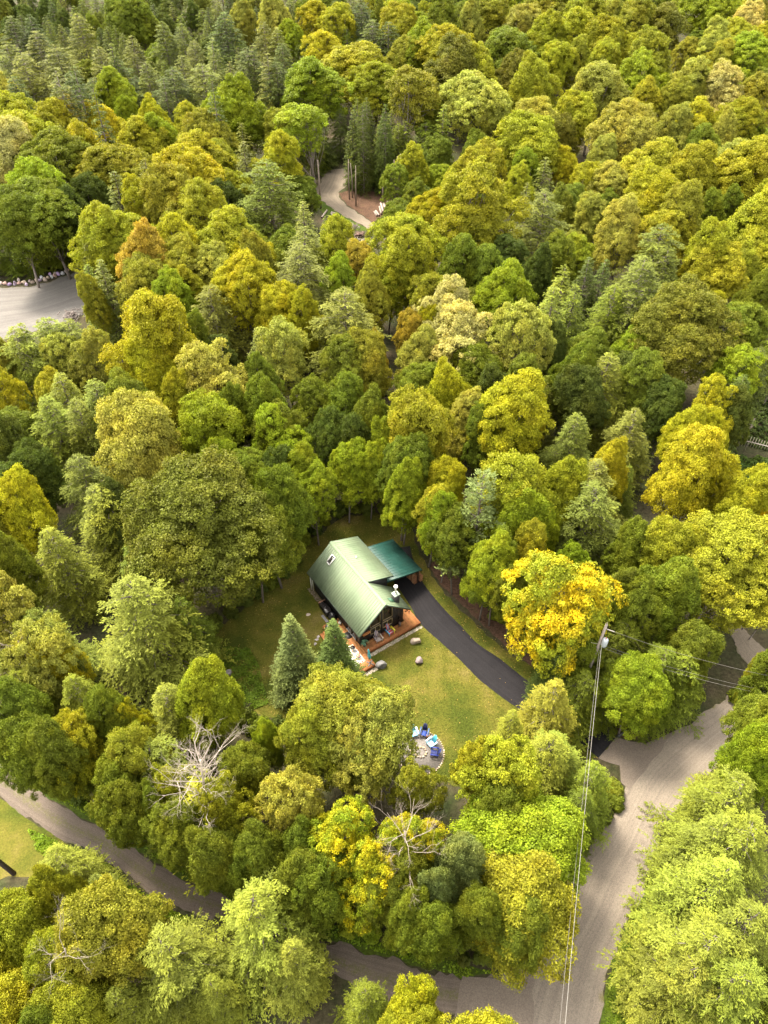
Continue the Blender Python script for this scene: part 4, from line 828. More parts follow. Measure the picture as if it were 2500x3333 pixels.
# sliding door on the left wall
d = MB().box(-2.69, 1.22, .5, -2.63, 1.30, 2.5, (.02, .02, .02)).box(-2.69, 3.1, .5, -2.63, 3.18, 2.5, (.02, .02, .02)).box(-2.69, 1.30, 2.42, -2.63, 3.1, 2.5, (.02, .02, .02)).box(-2.72, 1.22, .5, -2.63, 3.18, .56, (.4, .38, .36)).obj('door', M_paint, cabin)
MB().box(-2.66, 1.30, .56, -2.64, 2.17, 2.42).obj('pane', M_glass, d); MB().box(-2.68, 2.21, .56, -2.66, 3.1, 2.42).obj('pane', M_glass, d)
MB().box(-2.70, 2.17, .56, -2.645, 2.21, 2.42, (.30, .27, .22)).obj('stile', M_paint, d)
# roof: separate ribbed steel panels
def panel_mesh(w_, ln, name, mat):
    b = MB(); h = .045
    prof = [(0, 0), (.02, h), (.06, h), (.08, 0), (w_ * .5 - .02, 0), (w_ * .5, .012), (w_ * .5 + .02, 0), (w_ - .014, 0)]
    n = len(prof)
    vs = [(x, 0, z) for x, z in prof] + [(x, ln, z) for x, z in prof] + [(0, 0, -.03), (w_ - .014, 0, -.03), (0, ln, -.03), (w_ - .014, ln, -.03)]
    fs = [(i, i + 1, n + i + 1, n + i) for i in range(n - 1)] + [(2 * n, 2 * n + 1, 2 * n + 3, 2 * n + 2)[::-1]]
    fs += [tuple([2 * n] + [n_ for n_ in range(0, 0)] + [2 * n + 1] + list(range(n - 1, -1, -1)))]
    fs += [tuple([2 * n + 3, 2 * n + 2] + list(range(n, 2 * n)))]
    b.add(vs, fs); return b.mesh(name, mat)
def roof_plane(x0, z0, x1, z1, y0, y1, wdt, mat, parent, side, ybend=0.0):
    ln = math.hypot(x1 - x0, z1 - z0); k = round((y1 - y0) / wdt); w_ = (y1 - y0) / k
    me = panel_mesh(w_, ln, 'roof_panel', mat)
    t = Vector((x1 - x0, 0, z1 - z0)).normalized(); wv = Vector((0, 1 if side < 0 else -1, 0))     # panel width direction, chosen so normal is up
    n_ = wv.cross(t)
    if n_.z < 0: wv = -wv; n_ = wv.cross(t)
    for i in range(k):
        o = link('roof_panel', me, parent)
        yy = y0 + i * w_ if wv.y > 0 else y0 + (i + 1) * w_
        M = Matrix((( wv.x, t.x, n_.x, x0), (wv.y, t.y, n_.y, yy), (wv.z, t.z, n_.z, z0), (0, 0, 0, 1)))
        o.matrix_local = M @ Matrix.Translation((0, 0, random.uniform(0, .003)))
roof = link('roof', MB().prism([(-3.09, EZ - .09), (0, RZ - .09), (0, RZ - .032), (-3.09, EZ - .032)], RY0 * .5 + .05, L_ - .02, (.04, .04, .04), 'y')
            .prism([(0.002, RZ - .092), (3.09, EZ - .09), (3.09, EZ - .034), (0.002, RZ - .034)], RY0 * .5 + .05, 3.4, (.04, .04, .04), 'y')
            .prism([(0.002, RZ - .094), (3.30, dormz(3.30) - .09), (3.30, dormz(3.30) - .034), (0.002, RZ - .036)], 3.42, L_ - .02, (.04, .04, .04), 'y').mesh('roof', M_paint), cabin)
roof_plane(0, RZ, -3.11, EZ, RY0 * .5, L_, .31, M_roof, roof, -1)
roof_plane(0, RZ, 3.11, EZ, RY0 * .5, 3.34, .31, M_roof, roof, 1)
roof_plane(0, RZ + .002, 3.32, 4.66, 3.345, L_, .31, M_roof, roof, 1)
rc = MB(); CG = (.13, .185, .10)
rc.add([(-.2, RY0 * .5 - .02, RZ - .17), (0, RY0 * .5 - .02, RZ + .05), (.2, RY0 * .5 - .02, RZ - .06), (-.2, L_, RZ - .13), (0, L_, RZ + .05), (.2, L_, RZ - .02), (.2, 3.34, RZ - .1)], [(0, 1, 4, 3), (1, 2, 6, 5, 4)], CG)
rc.obj('ridge_cap', M_paint, roof)
tr = MB(); G2 = (.05, .075, .055)
for sx, xe, ze in ((-1, -3.13, EZ), (1, 3.13, EZ)):
    tr.prism([(0, RZ + .03), (xe, ze + .03), (xe, ze - .16), (0, RZ - .16)], RY0 * .5 - .05, RY0 * .5 - .012, G2, 'y')
tr.prism([(.25, dormz(.25) + .03), (3.34, 4.69), (3.34, 4.48), (.25, dormz(.25) - .03)], 3.30, 3.338, G2, 'y')
tr.box(3.325, 3.34, 4.46, 3.36, L_, 4.66, G2)
tr.box(-3.15, RY0 * .5, EZ - .15, -3.12, L_, EZ - .02, G2); tr.box(3.12, RY0 * .5, EZ - .15, 3.15, 3.3, EZ - .02, G2)
tr.obj('trim', M_paint, roof)
# skylight
sk = MB(); sl = Vector((-3.11, 0, EZ - RZ)).normalized(); nn = Vector((0, 1, 0)).cross(Vector((-3.11, 0, EZ - RZ))).normalized()
if nn.z < 0: nn = -nn
def onroof(d, y, h): return Vector((0, 0, RZ)) + sl * d + Vector((0, y, 0)) + nn * h
def rbox(mb, d0, d1, y0, y1, h0, h1, col):
    vs = [onroof(d, y, h) for h in (h0, h1) for d, y in ((d0, y0), (d1, y0), (d1, y1), (d0, y1))]
    mb.add(vs, [(0, 1, 2, 3), (7, 6, 5, 4), (4, 5, 1, 0), (5, 6, 2, 1), (6, 7, 3, 2), (7, 4, 0, 3)], col)
rbox(sk, .72, 1.78, 8.22, 8.30, .03, .15, (.75, .73, .7)); rbox(sk, .72, 1.78, 8.76, 8.84, .03, .15, (.75, .73, .7)); rbox(sk, .72, .80, 8.30, 8.76, .03, .15, (.75, .73, .7)); rbox(sk, 1.70, 1.78, 8.30, 8.76, .03, .15, (.75, .73, .7))
so = sk.obj('skylight', M_paint, roof)
g = MB(); rbox(g, .80, 1.70, 8.30, 8.76, .06, .11, (1, 1, 1)); g.obj('pane', M_glass, so)
MB().tube([(1.16, 6.98, dormz(1.16) - .02), (1.16, 6.98, dormz(1.16) + .22)], .06, 8, (.8, .8, .8)).tube([(1.16, 6.98, dormz(1.16) + .0), (1.16, 6.98, dormz(1.16) + .04)], .13, 8, (.2, .25, .2)).obj('vent_pipe', M_paint, roof)
# chimney
ch = MB().box(1.62, .60, roofz(1.62) - .75, 2.18, 1.16, 5.16, CH2).obj('chimney', M_paint, roof)
MB().box(1.57, .55, 5.162, 2.23, 1.21, 5.20, (.30, .36, .30)).obj('chimney_cap', M_metal if False else M_paint, ch)
fl = MB().tube([(1.9, .88, 5.2), (1.9, .88, 5.32)], [.19, .15], 12, (.35, .4, .36)).tube([(1.9, .88, 5.3), (1.9, .88, 6.15)], .09, 12, (.42, .42, .36), True).obj('flue', M_paint, ch, True)
MB().tube([(1.9, .88, 6.13), (1.9, .88, 6.2), (1.9, .88, 6.34), (1.9, .88, 6.40)], [.12, .2, .2, .1], 14, (.85, .82, .85)).obj('cowl', M_gloss, ch, True)
bf = MB().prism([(1.0, roofz(1.0) + .03), (1.62, roofz(1.62) + .12), (1.62, roofz(1.62) + .03)], .60, 1.16, (.03, .09, .05), 'y'); bf.obj('chimney_cricket', M_paint, roof)
# downspout at the rear corner, brackets under the eaves
MB().tube([(-2.80, 9.7, 2.85), (-2.76, 9.72, .1)], .05, 8, (.75, .74, .72)).obj('downspout', M_paint, cabin)
for y in (9.72,): MB().box(-3.0, y, .3, -2.9, y + .1, 2.7, (.7, .68, .66)).obj('corner_post', M_paint, cabin)
for x in (-2.75, 2.9): MB().box(x - .3 if x > 0 else x, .1, 2.55, x if x > 0 else x + .3, .22, 2.66, BR).obj('eave_bracket', M_wood, cabin)
# carport
cp = thing('carport', 'open carport with ribbed teal metal roof beside the cabin', 'carport', (HX, HY, 0), HR)
cb = link('roof', MB().prism([(2.76, 3.32), (7.5, 2.24), (7.5, 2.12), (2.76, 3.2)], 4.02, 9.4, (.03, .03, .03), 'y').mesh('roof', M_paint), cp)
roof_plane(2.76, 3.39, 7.55, 2.30, 4.0, 9.45, .39, M_teal, cb, 1)
MB().prism([(2.76, 3.44), (7.57, 2.35), (7.57, 2.12), (2.76, 3.2)], 3.94, 3.985, (.02, .075, .06), 'y').obj('trim', M_paint, cb)
for y in (4.25, 6.6, 9.1):
    MB().box(7.26, y, 0, 7.40, y + .14, 2.16, (.05, .03, .02)).obj('post', M_wood, cp)
    if y > 5: MB().box(2.84, y, 0, 2.98, y + .14, 3.1, (.04, .03, .02)).obj('post', M_wood, cp)
# firewood stacked under the carport: each split log a piece
def woodstack(name, label, x0, x1, y0, y1, h):
    t = thing(name, label, 'firewood', (HX, HY, 0), HR, 'firewood stacks under the carport')
    mes = []
    for v in range(4):
        rr = random.Random(v); k = 5; c = random.choice([(.34, .17, .08), (.27, .13, .06), (.40, .22, .11), (.22, .10, .05)])
        mes.append(MB().prism([(.075 * math.cos(a * 1.2566 + rr.random() * .5) * rr.uniform(.7, 1.1), .075 * math.sin(a * 1.2566) * rr.uniform(.7, 1.1)) for a in range(k)], -.2, .2, c, 'x').mesh('split_log', M_wood))
    n = 0; z = .09
    while z < h:
        y = y0
        while y < y1:
            if n < 290:
                o = link('split_log', mes[n % 4], t); o.location = ((x0 + x1) / 2 + random.uniform(-.05, .05), y, z + random.uniform(-.02, .02)); o.rotation_euler = (random.uniform(0, 6), random.uniform(-.06, .06), random.uniform(-.15, .15)); n += 1
            y += .14
        z += .125
woodstack('firewood_stack', 'long stack of split firewood beside the driveway under the carport', 6.75, 7.2, 4.3, 7.6, 1.35)
woodstack('firewood_stack', 'short stack of split firewood outside the carport post', 7.55, 7.95, 4.25, 5.6, .95)
# deck with separate boards
deck = thing('deck', 'orange stained timber deck wrapping the cabin front', 'deck', (HX, HY, 0), HR)
DZ = .45; OR = (.33, .140, .050)
def dboards(x0, x1, y0, y1, ax, name='deck_board', w_=.14):
    lo, hi = (y0, y1) if ax == 'x' else (x0, x1); k = round((hi - lo) / w_); w2 = (hi - lo) / k
    for i in range(k):
        a = lo + i * w2; c = random.uniform(.75, 1.25); col = (OR[0] * c, OR[1] * c * random.uniform(.93, 1.08), OR[2] * c); dz = random.uniform(-.003, .003)
        if ax == 'x': MB().box(x0, a, DZ - .035 + dz, x1, a + w2 - .012, DZ + dz, col).obj(name, M_wood, deck)
        else: MB().box(a, y0, DZ - .035 + dz, a + w2 - .012, y1, DZ + dz, col).obj(name, M_wood, deck)
dboards(-2.6, 2.86, -.50, .62, 'x'); dboards(2.875, 4.1, -.50, 3.0, 'y')
dboards(-4.5, -2.63, -.48, 4.8, 'y'); dboards(-4.5, -2.63, -2.1, -.49, 'y')
sk_ = MB(); OD = (.24, .085, .03)
sk_.box(-2.6, -.55, .03, 4.12, -.515, DZ - .01, OD); sk_.box(4.105, -.51, .03, 4.14, 3.0, DZ - .01, OD); sk_.box(-4.53, -2.15, .03, -2.6, -2.115, DZ - .01, OD); sk_.box(-2.62, -2.11, .03, -2.59, -.552, DZ - .01, OD); sk_.box(-4.545, -2.11, .03, -4.51, 4.8, DZ - .01, OD)
sk_.obj('skirt_board', M_wood, deck)
for i in range(2): MB().box(-4.88 - .34 * i, 3.0 - .0, .05, -4.56 - .34 * i, 4.25, .30 - .14 * i, (.33, .125, .04), None, .01).obj('step', M_wood, deck)
# stone strips round the deck and wall (uncountable little stones)
def pebbles(name, label, path, wd_, n, size, cols, z=.02):
    vs = []; fs = []; cc = []
    seg = [(Vector(path[i]), Vector(path[i + 1])) for i in range(len(path) - 1)]; lens = [(b - a).length for a, b in seg]
    mb = MB()
    for _ in range(n):
        a, b = random.choices(seg, lens)[0]; p = a.lerp(b, random.random()); nrm = Vector((-(b - a).y, (b - a).x)).normalized(); p = p + nrm * random.uniform(-.5, .5) * wd_
        s_ = size * random.uniform(.5, 1.3); an = random.uniform(0, 3)
        M = HM @ Matrix.Translation((p.x, p.y, z)) @ Matrix.Rotation(an, 4, 'Z')
        c = random.choice(cols); k = random.uniform(.8, 1.2)
        vs_ = [M @ Vector(v) for v in ((s_, 0, 0), (s_ * .3, s_ * .8, 0), (-s_ * .8, s_ * .5, 0), (-s_ * .7, -s_ * .5, 0), (s_ * .4, -s_ * .7, 0), (0, 0, s_ * .8))]
        mb.add(vs_, [(0, 1, 5), (1, 2, 5), (2, 3, 5), (3, 4, 5), (4, 0, 5)], tuple(v * k for v in c))
    return tag(mb.obj(name, M_rock), label, kind='stuff')
PB = [(.30, .26, .20), (.36, .31, .25), (.22, .19, .15)]
pebbles('pebble_strip', 'strip of pale stones along the deck foot', [(-2.3, -.78), (4.1, -.78)], .34, 700, .065, PB)
pebbles('pebble_strip', 'strip of pale stones round the lower deck end', [(-4.2, -2.4), (-2.5, -2.4), (-2.35, -1.9)], .34, 260, .065, PB)
pebbles('pebble_strip', 'bed of brown stones along the left cabin wall', [(-3.0, 5.2), (-2.95, 10.3)], .5, 700, .06, [(.17, .13, .09), (.22, .17, .12), (.13, .1, .07)])

# things on and beside the deck
def at_house(name, label, cat, x, y, z=0, rz=0, group=None): return thing(name, label, cat, hw(x, y, z), HR + rz, group)
def chair(label, x, y, z, rz, cols, seatc, armc, group, world=False):
    t = at_house('adirondack_chair', label, 'chair', x, y, z, rz, group)
    for i in range(5):      # back slats, fanned
        a = (i - 2) * .10; c = cols[i % len(cols)]
        M = Matrix.Translation((0, .22, .30)) @ Matrix.Rotation(-.42, 4, 'X') @ Matrix.Rotation(-a * .6, 4, 'Y')
        MB().box((i - 2) * .105 - .048, -.01, 0, (i - 2) * .105 + .048, .012, .80 - abs(i - 2) * .05, c, M).obj('back_slat', M_paint, t)
    for i in range(5):
        M = Matrix.Translation((0, -.32 + i * .115, .36 - i * .022)) @ Matrix.Rotation(-.18, 4, 'X')
        MB().box(-.27, -.052, 0, .27, .052, .02, seatc[i % len(seatc)], M).obj('seat_slat', M_paint, t)
    for sx, c in ((-1, armc[0]), (1, armc[-1])):
        MB().box(sx * .36 - .065, -.40, .55, sx * .36 + .065, .36, .575, c).obj('armrest', M_paint, t)
        MB().box(sx * .31 - .02, -.36, 0, sx * .31 + .02, -.26, .55, c).obj('leg', M_paint, t)
        MB().box(sx * .31 - .02, .22, 0, sx * .31 + .02, .30, .55, c).obj('leg', M_paint, t)
    return t
chair('weathered whitish striped Adirondack chair left on the deck', -.78, .05, DZ, -.08, [(.45, .38, .34), (.10, .09, .22), (.55, .46, .40), (.16, .10, .14), (.45, .38, .36)], [(.42, .36, .34)], [(.30, .24, .24), (.5, .42, .36)], 'Adirondack chairs on the deck')
chair('bright multicoloured striped Adirondack chair right on the deck', .72, .12, DZ, .06, [(.55, .10, .06), (.06, .20, .5), (.55, .40, .30), (.08, .12, .45), (.6, .16, .05)], [(.55, .03, .10), (.5, .45, .4), (.6, .05, .12)], [(.10, .35, .55), (.65, .60, .05)], 'Adirondack chairs on the deck')
def plantpot(label, x, y, z, r, h, potc, leafc, n, ll, name='potted_plant'):
    t = at_house(name, label, 'plant', x, y, z)
    MB().tube([(0, 0, 0), (0, 0, h * .9), (0, 0, h)], [r * .75, r, r * 1.05], 12, potc).obj('pot', M_gloss, t)
    mb = MB()
    for i in range(n):
        a = random.uniform(0, 6.28); o = random.uniform(.3, 1); p = Vector((math.cos(a), math.sin(a), 0)); s_ = Vector((-math.sin(a), math.cos(a), 0)) * .018
        b0 = Vector((0, 0, h)); b1 = b0 + p * ll * .35 * o + Vector((0, 0, ll * .6)); b2 = b0 + p * ll * .8 * o + Vector((0, 0, ll * .45 * (1.2 - o)))
        mb.add([b0 - s_, b0 + s_, b1 + s_, b1 - s_, b2], [(0, 1, 2, 3), (3, 2, 4)], leafc)
    mb.obj('leaves', M_paint, t); return t
plantpot('spiky grassy plant in dark pot at the cabin corner', -2.3, .25, DZ, .2, .35, (.015, .013, .015), (.10, .22, .12), 70, .75)
t = at_house('firewood_bucket', 'small round rusty pot between the two deck chairs', 'pot', .02, .38, DZ); MB().tube([(0, 0, 0), (0, 0, .12), (0, 0, .28)], [.12, .17, .13], 12, (.16, .05, .03)).obj('bowl', M_paint, t, True); MB().tube([(0, 0, .27), (0, 0, .30)], [.14, .02], 12, (.08, .03, .02)).obj('lid', M_paint, t)
t = at_house('fire_tool_rack', 'dark iron rack holding a slim basket against the siding', 'rack', 2.08, .35, DZ)
MB().tube([(-.13, 0, 0), (-.13, .05, 1.0), (.0, .08, 1.15), (.13, .05, 1.0), (.13, 0, 0)], .014, 6, (.05, .035, .03)).tube([(-.13, .0, .5), (.13, 0, .5)], .012, 6, (.05, .035, .03)).obj('frame', M_paint, t)
MB().tube([(0, -.05, .02), (0, -.05, .3), (0, -.04, .6)], [.12, .15, .13], 10, (.09, .06, .05)).obj('basket', M_paint, t)
t = at_house('wind_chime', 'dark wind chime hanging from the right eave', 'wind chime', 3.0, -.0, 1.9)
MB().tube([(0, 0, .6), (0, 0, .75)], .004, 4, (.1, .1, .1)).tube([(0, 0, .58), (0, 0, .6)], .08, 10, (.05, .03, .02)).obj('top_plate', M_paint, t)
for i in range(5): MB().tube([(.05 * math.cos(i * 1.257), .05 * math.sin(i * 1.257), .1 + i * .03), (.05 * math.cos(i * 1.257), .05 * math.sin(i * 1.257), .57)], .012, 6, (.05, .04, .04)).obj('tube', M_paint, t)
# round black mat
tag(MB().tube([(0, 0, 0), (0, 0, .015)], .46, 28, (.012, .012, .013)).obj('round_mat', M_paint, None, loc=hw(-2.98, 2.3, DZ + .004)), 'round black doormat outside the sliding door', 'doormat')
# rug with printed motif
m, nt, N, L, bs = newmat('printed_rug'); tc = objcoord(nt); vo = N.new('ShaderNodeTexVoronoi'); vo.inputs['Scale'].default_value = 4.2; L.new(tc, vo.inputs['Vector'])
vc = ramp(nt, N.new('ShaderNodeSeparateColor').outputs[0], [(0, (0, 0, 0)), (1, (1, 1, 1))])
sepc = vc.inputs[0].links[0].from_node; L.new(vo.outputs['Color'], sepc.inputs[0]); vc.color_ramp.interpolation = 'CONSTANT'
e_ = vc.color_ramp.elements; e_[0].color = (.6, .08, .05, 1); e_[1].position = .8; e_[1].color = (.05, .08, .3, 1); q_ = e_.new(.35); q_.color = (.65, .3, .04, 1); q_ = e_.new(.6); q_.color = (.10, .22, .28, 1)
L.new(mixc(nt, ramp(nt, vo.outputs['Distance'], [(.30, (1, 1, 1)), (.36, (0, 0, 0))]).outputs[0], (.62, .58, .52), vc.outputs[0]), bs.inputs['Base Color']); bs.inputs['Roughness'].default_value = .9
tag(MB().box(-.58, -1.2, 0, .58, 1.2, .012).obj('patio_rug', m, None, loc=hw(-3.76, -.1, DZ + .004), rot=(0, 0, HR)), 'white rug printed with red and blue motifs on the deck', 'rug')
t = at_house('side_table', 'small round black table standing on the rug', 'table', -3.55, .5, DZ + .018)
MB().tube([(0, 0, .42), (0, 0, .45)], .25, 20, (.015, .012, .014)).obj('table_top', M_gloss, t)
for i in range(3): MB().tube([(.17 * math.cos(i * 2.09), .17 * math.sin(i * 2.09), 0), (.12 * math.cos(i * 2.09), .12 * math.sin(i * 2.09), .42)], .012, 6, (.02, .02, .02)).obj('leg', M_paint, t)
t = at_house('folding_stool', 'low folding stool with dark crossed legs on the rug', 'stool', -3.62, -.55, DZ + .018, .4)
for a, b in (((-.2, -.15, 0), (.2, -.15, .4)), ((.2, -.15, 0), (-.2, -.15, .4)), ((-.2, .15, 0), (.2, .15, .4)), ((.2, .15, 0), (-.2, .15, .4))): MB().tube([a, b], .014, 6, (.05, .03, .08)).obj('leg', M_paint, t)
MB().box(-.2, -.17, .40, .2, .17, .42, (.55, .2, .12)).obj('seat', M_cloth, t)
t = at_house('parasol', 'closed turquoise parasol leaning on its grey cross base', 'parasol', -2.98, -1.8, DZ)
for i in range(4):
    a = i * 1.571 + .5; MB().box(0, -.035, .0, .42, .035, .05, (.13, .13, .14), Matrix.Rotation(a, 4, 'Z')).obj('base_arm', M_paint, t)
MB().tube([(0, 0, .03), (0, .02, .3)], .05, 8, (.12, .12, .13)).obj('base_tube', M_paint, t)
MB().tube([(0, 0, .25), (.0, .30, 2.15)], .022, 8, (.08, .08, .08)).obj('pole', M_paint, t)
mb = MB(); n = 12
pts = [(0, .10, .75), (0, .14, 1.0), (0, .20, 1.5), (0, .27, 1.95), (0, .30, 2.12)]; mb.tube(pts, [.14, .17, .12, .08, .02], n, (.07, .38, .44))
mb.tube([(0, .15, 1.12), (0, .16, 1.2)], [.165, .16], 10, (.05, .25, .30)); mb.obj('canopy', M_cloth, t)
# grills, boxes, tank
def cover(label, x, y, z, w_, d_, h, rz=0, col=(.016, .016, .02), name='covered_grill', cat='grill'):
    t = at_house(name, label, cat, x, y, z, rz, 'black vinyl covered things by the left wall')
    mb = MB(); n = 20; rings = []
    prof = [(1.0, 0), (1.02, h * .25), (.96, h * .6), (.9, h * .78), (.62, h * .95), (.3, h), (0.02, h * 1.01)]
    for k, (s_, zz) in enumerate(prof):
        ring = []
        for i in range(n):
            a = 2 * math.pi * i / n; ca, sa = math.cos(a), math.sin(a); q = 1 / max(abs(ca), abs(sa)) ** .8
            f = 1 + .05 * math.sin(a * 5 + k) * (1 if k < 4 else .3) + random.uniform(-.02, .02)
            ring.append((ca * q * w_ / 2 * s_ * f, sa * q * d_ / 2 * s_ * f, zz + random.uniform(-.02, .02)))
        rings += ring
    fs = [(k * n + i, k * n + (i + 1) % n, (k + 1) * n + (i + 1) % n, (k + 1) * n + i) for k in range(len(prof) - 1) for i in range(n)] + [tuple(range((len(prof) - 1) * n, len(prof) * n))]
    mb.add(rings, fs, col); mb.obj('cover', M_cloth, t, True)
    lg = MB()
    for sx in (-1, 1):
        for sy in (-1, 1): MB().box(sx * w_ * .42 - .02, sy * d_ * .42 - .02, -.02, sx * w_ * .42 + .02, sy * d_ * .42 + .02, .1, (.02, .02, .02)).obj('leg', M_paint, t)
    return t
t = at_house('storage_box', 'long black storage box against the left wall', 'box', -3.12, 6.55, 0)
MB().box(-.32, -.75, .05, .32, .75, .72, (.012, .011, .012), None, .02).obj('body', M_paint, t); MB().box(-.35, -.78, .722, .35, .78, .80, (.028, .024, .024), None, .02).obj('lid', M_gloss, t); MB().box(-.06, -.04, .80, .06, .04, .83, (.3, .3, .3)).obj('handle', M_metal, t)
t = at_house('bench', 'short brown timber bench end behind the storage box', 'bench', -3.0, 7.45, 0)
MB().box(-.42, -.09, .70, .36, .09, .76, (.26, .14, .09)).obj('seat', M_wood, t); MB().box(-.38, -.05, 0, -.32, .05, .70, (.2, .1, .06)).obj('leg', M_wood, t); MB().box(.24, -.05, 0, .30, .05, .70, (.2, .1, .06)).obj('leg', M_wood, t)
cover('square black vinyl covered grill next to the storage box', -3.1, 5.2, .05, .62, .8, 1.05)
cover('low crumpled black cover beside the white gas tank', -3.42, 4.35, DZ, .6, .62, .6, .2)
cover('large black covered grill at the deck corner behind the small spruce', -4.25, 4.05, DZ - .1, .62, 1.15, .95, -.75, (.020, .020, .026))
t = at_house('gas_tank', 'white propane gas tank standing on the deck', 'gas tank', -2.9, 4.0, DZ)
MB().tube([(0, 0, .03), (0, 0, .08), (0, 0, .30), (0, 0, .37)], [.12, .155, .155, .09], 14, (.62, .62, .58)).obj('tank', M_gloss, t, True); MB().tube([(0, 0, .36), (0, 0, .45)], .075, 12, (.5, .5, .46), False).obj('collar', M_paint, t); MB().tube([(0, 0, .36), (0, 0, .42)], .02, 8, (.3, .25, .1)).obj('valve', M_metal, t)
t = at_house('plank', 'grey weathered plank lying on the grass by the wall', 'plank', -3.72, 5.55, .02); MB().box(-.14, -.75, 0, .14, .75, .06, (.20, .19, .2), None, .01).obj('board', M_wood, t)

# ------------------------------------------------------------------ boulders and stones
def rock_mesh(seed, sub=3):
    import bmesh
    rr = random.Random(seed); bm = bmesh.new(); bmesh.ops.create_icosphere(bm, subdivisions=sub, radius=1)
    pl = [(Vector((rr.gauss(0, 1), rr.gauss(0, 1), rr.gauss(0, .8))).normalized(), rr.uniform(.50, .85)) for _ in range(11)]
    for v in bm.verts:
        for n_, d_ in pl:
            q = v.co.dot(n_)
            if q > d_: v.co -= n_ * (q - d_)
        v.co *= 1 + .03 * math.sin(v.co.x * 9 + seed) * math.cos(v.co.y * 7)
    me = bpy.data.meshes.new('boulder'); bm.to_mesh(me); bm.free()
    t = me.attributes.new('Col', 'FLOAT_COLOR', 'FACE'); me.materials.append(None); return me
def boulder(label, p, size, col, seed, name='boulder', cat='boulder', group=None, sub=3, rz=None, sink=.25):
    me = rock_mesh(seed, sub); me.materials.clear(); me.materials.append(M_rock)
    c = np.ones((len(me.polygons), 4), np.float32); c[:, :3] = col; me.attributes['Col'].data.foreach_set('color', c.ravel())
    o = link(name, me, None, (p[0], p[1], p[2] + size[2] * (1 - sink) - size[2] * .25), (0, 0, HR if rz is None else rz)); o.scale = size
    return tag(o, label, cat, group)
boulder('pale rounded boulder on the lawn near the driveway', hw(2.45, -2.05), (.62, .48, .42), (.30, .24, .19), 1, rz=.2, group='boulders on the lawn')
boulder('brownish boulder furthest out on the front lawn', hw(1.25, -4.1), (.50, .46, .40), (.20, .155, .15), 2, rz=1.0, group='boulders on the lawn')
boulder('dark grey lichened boulder at the lower deck corner', hw(-2.05, -2.45), (.60, .58, .52), (.13, .125, .125), 3, rz=.4, group='boulders on the lawn')
boulder('brown boulder at the left lawn edge beside the grey one', atg(706, 2188), (.42, .4, .34), (.16, .12, .10), 4, rz=.3, group='boulders at the left lawn edge')
boulder('grey boulder at the left lawn edge beside the ferns', atg(742, 2192), (.50, .40, .34), (.20, .18, .18), 5, rz=2, group='boulders at the left lawn edge')
boulder('flat pale stone in a bare patch left of the cabin', hw(-4.85, 7.2), (.32, .28, .07), (.42, .34, .28), 6, name='flat_stone', cat='stone', sub=2)
for k, (a, b, nm_) in enumerate(((1036, 2072, 'nearest the deck step'), (1031, 2082, 'middle one of three'), (1027, 2096, 'nearest the small spruce'))):
    boulder(f'flat stepping stone in the grass, {nm_}', atg(a, b), (.24, .2, .05), (.30, .26, .25), 7 + k, name='stepping_stone', cat='stone', sub=2, group='stepping stones by the deck step')
COLS = [(.42, .35, .33), (.40, .40, .42), (.34, .27, .36), (.30, .22, .36), (.45, .36, .28), (.42, .28, .24), (.30, .24, .2)]
bl = [(3, 920, 14), (17, 922, 16), (32, 924, 15), (50, 922, 17), (63, 921, 15), (62, 910, 13), (78, 917, 15), (87, 924, 14), (98, 915, 13), (107, 918, 14), (119, 911, 15), (130, 911, 13), (137, 903, 14), (148, 910, 16), (158, 903, 12), (164, 891, 12), (170, 900, 13), (180, 897, 15), (180, 889, 12), (192, 892, 16), (205, 890, 15), (214, 882, 12), (222, 877, 10), (230, 872, 10)]
bl.sort()
LOTN = ['leftmost', 'second', 'third', 'fourth', 'fifth', 'sixth', 'seventh', 'eighth', 'ninth', 'tenth', 'eleventh', 'twelfth', 'thirteenth', 'fourteenth', 'fifteenth', 'sixteenth', 'seventeenth', 'eighteenth', 'nineteenth', 'twentieth', 'twenty-first', 'twenty-second', 'twenty-third', 'rightmost']
CN = ['pinkish', 'bluish grey', 'mauve', 'purple', 'tan', 'reddish', 'brown']
for k, (a, b, s_) in enumerate(bl):
    p = atg(a, b + 4); r_ = s_ * depth(p) / FPX * .55; ci = (k * 5 + k // 3) % 7
    boulder(f'{CN[ci]} boulder edging the grey parking area, {LOTN[k]} of the row', p, (r_ * 1.05, r_ * .9, r_ * .95), COLS[ci], 20 + k, group='boulders along the parking area', sub=2, rz=random.uniform(0, 6))
# fire pit patio
PC = hw(-4.3, -12.0)
pit = thing('fire_pit_patio', 'round gravel fire pit patio ringed with small stones', 'patio', PC)
MB().tube([(0, 0, 0.0), (0, 0, .03)], 2.05, 40, (.135, .12, .11)).obj('gravel', painted('patio_gravel', .95, 0, .5, 14, .6), pit)
me_s = [rock_mesh(60 + v, 1) for v in range(4)]
for v, me in enumerate(me_s):
    me.materials.clear(); me.materials.append(M_rock); c = np.ones((len(me.polygons), 4), np.float32); c[:, :3] = [(.42, .33, .2), (.45, .35, .27), (.36, .28, .22), (.5, .42, .3)][v]; me.attributes['Col'].data.foreach_set('color', c.ravel())
for k in range(62):
    a = 2 * math.pi * k / 62; o = link('ring_stone', me_s[k % 4], pit, (2.1 * math.cos(a), 2.1 * math.sin(a), .06), (0, 0, a)); o.scale = (.10 * random.uniform(.8, 1.3), .10 * random.uniform(.8, 1.2), .08)
t = thing('fire_ring', 'low stone fire ring in the middle of the patio', 'fire ring', PC + Vector((0, 0, .03)))
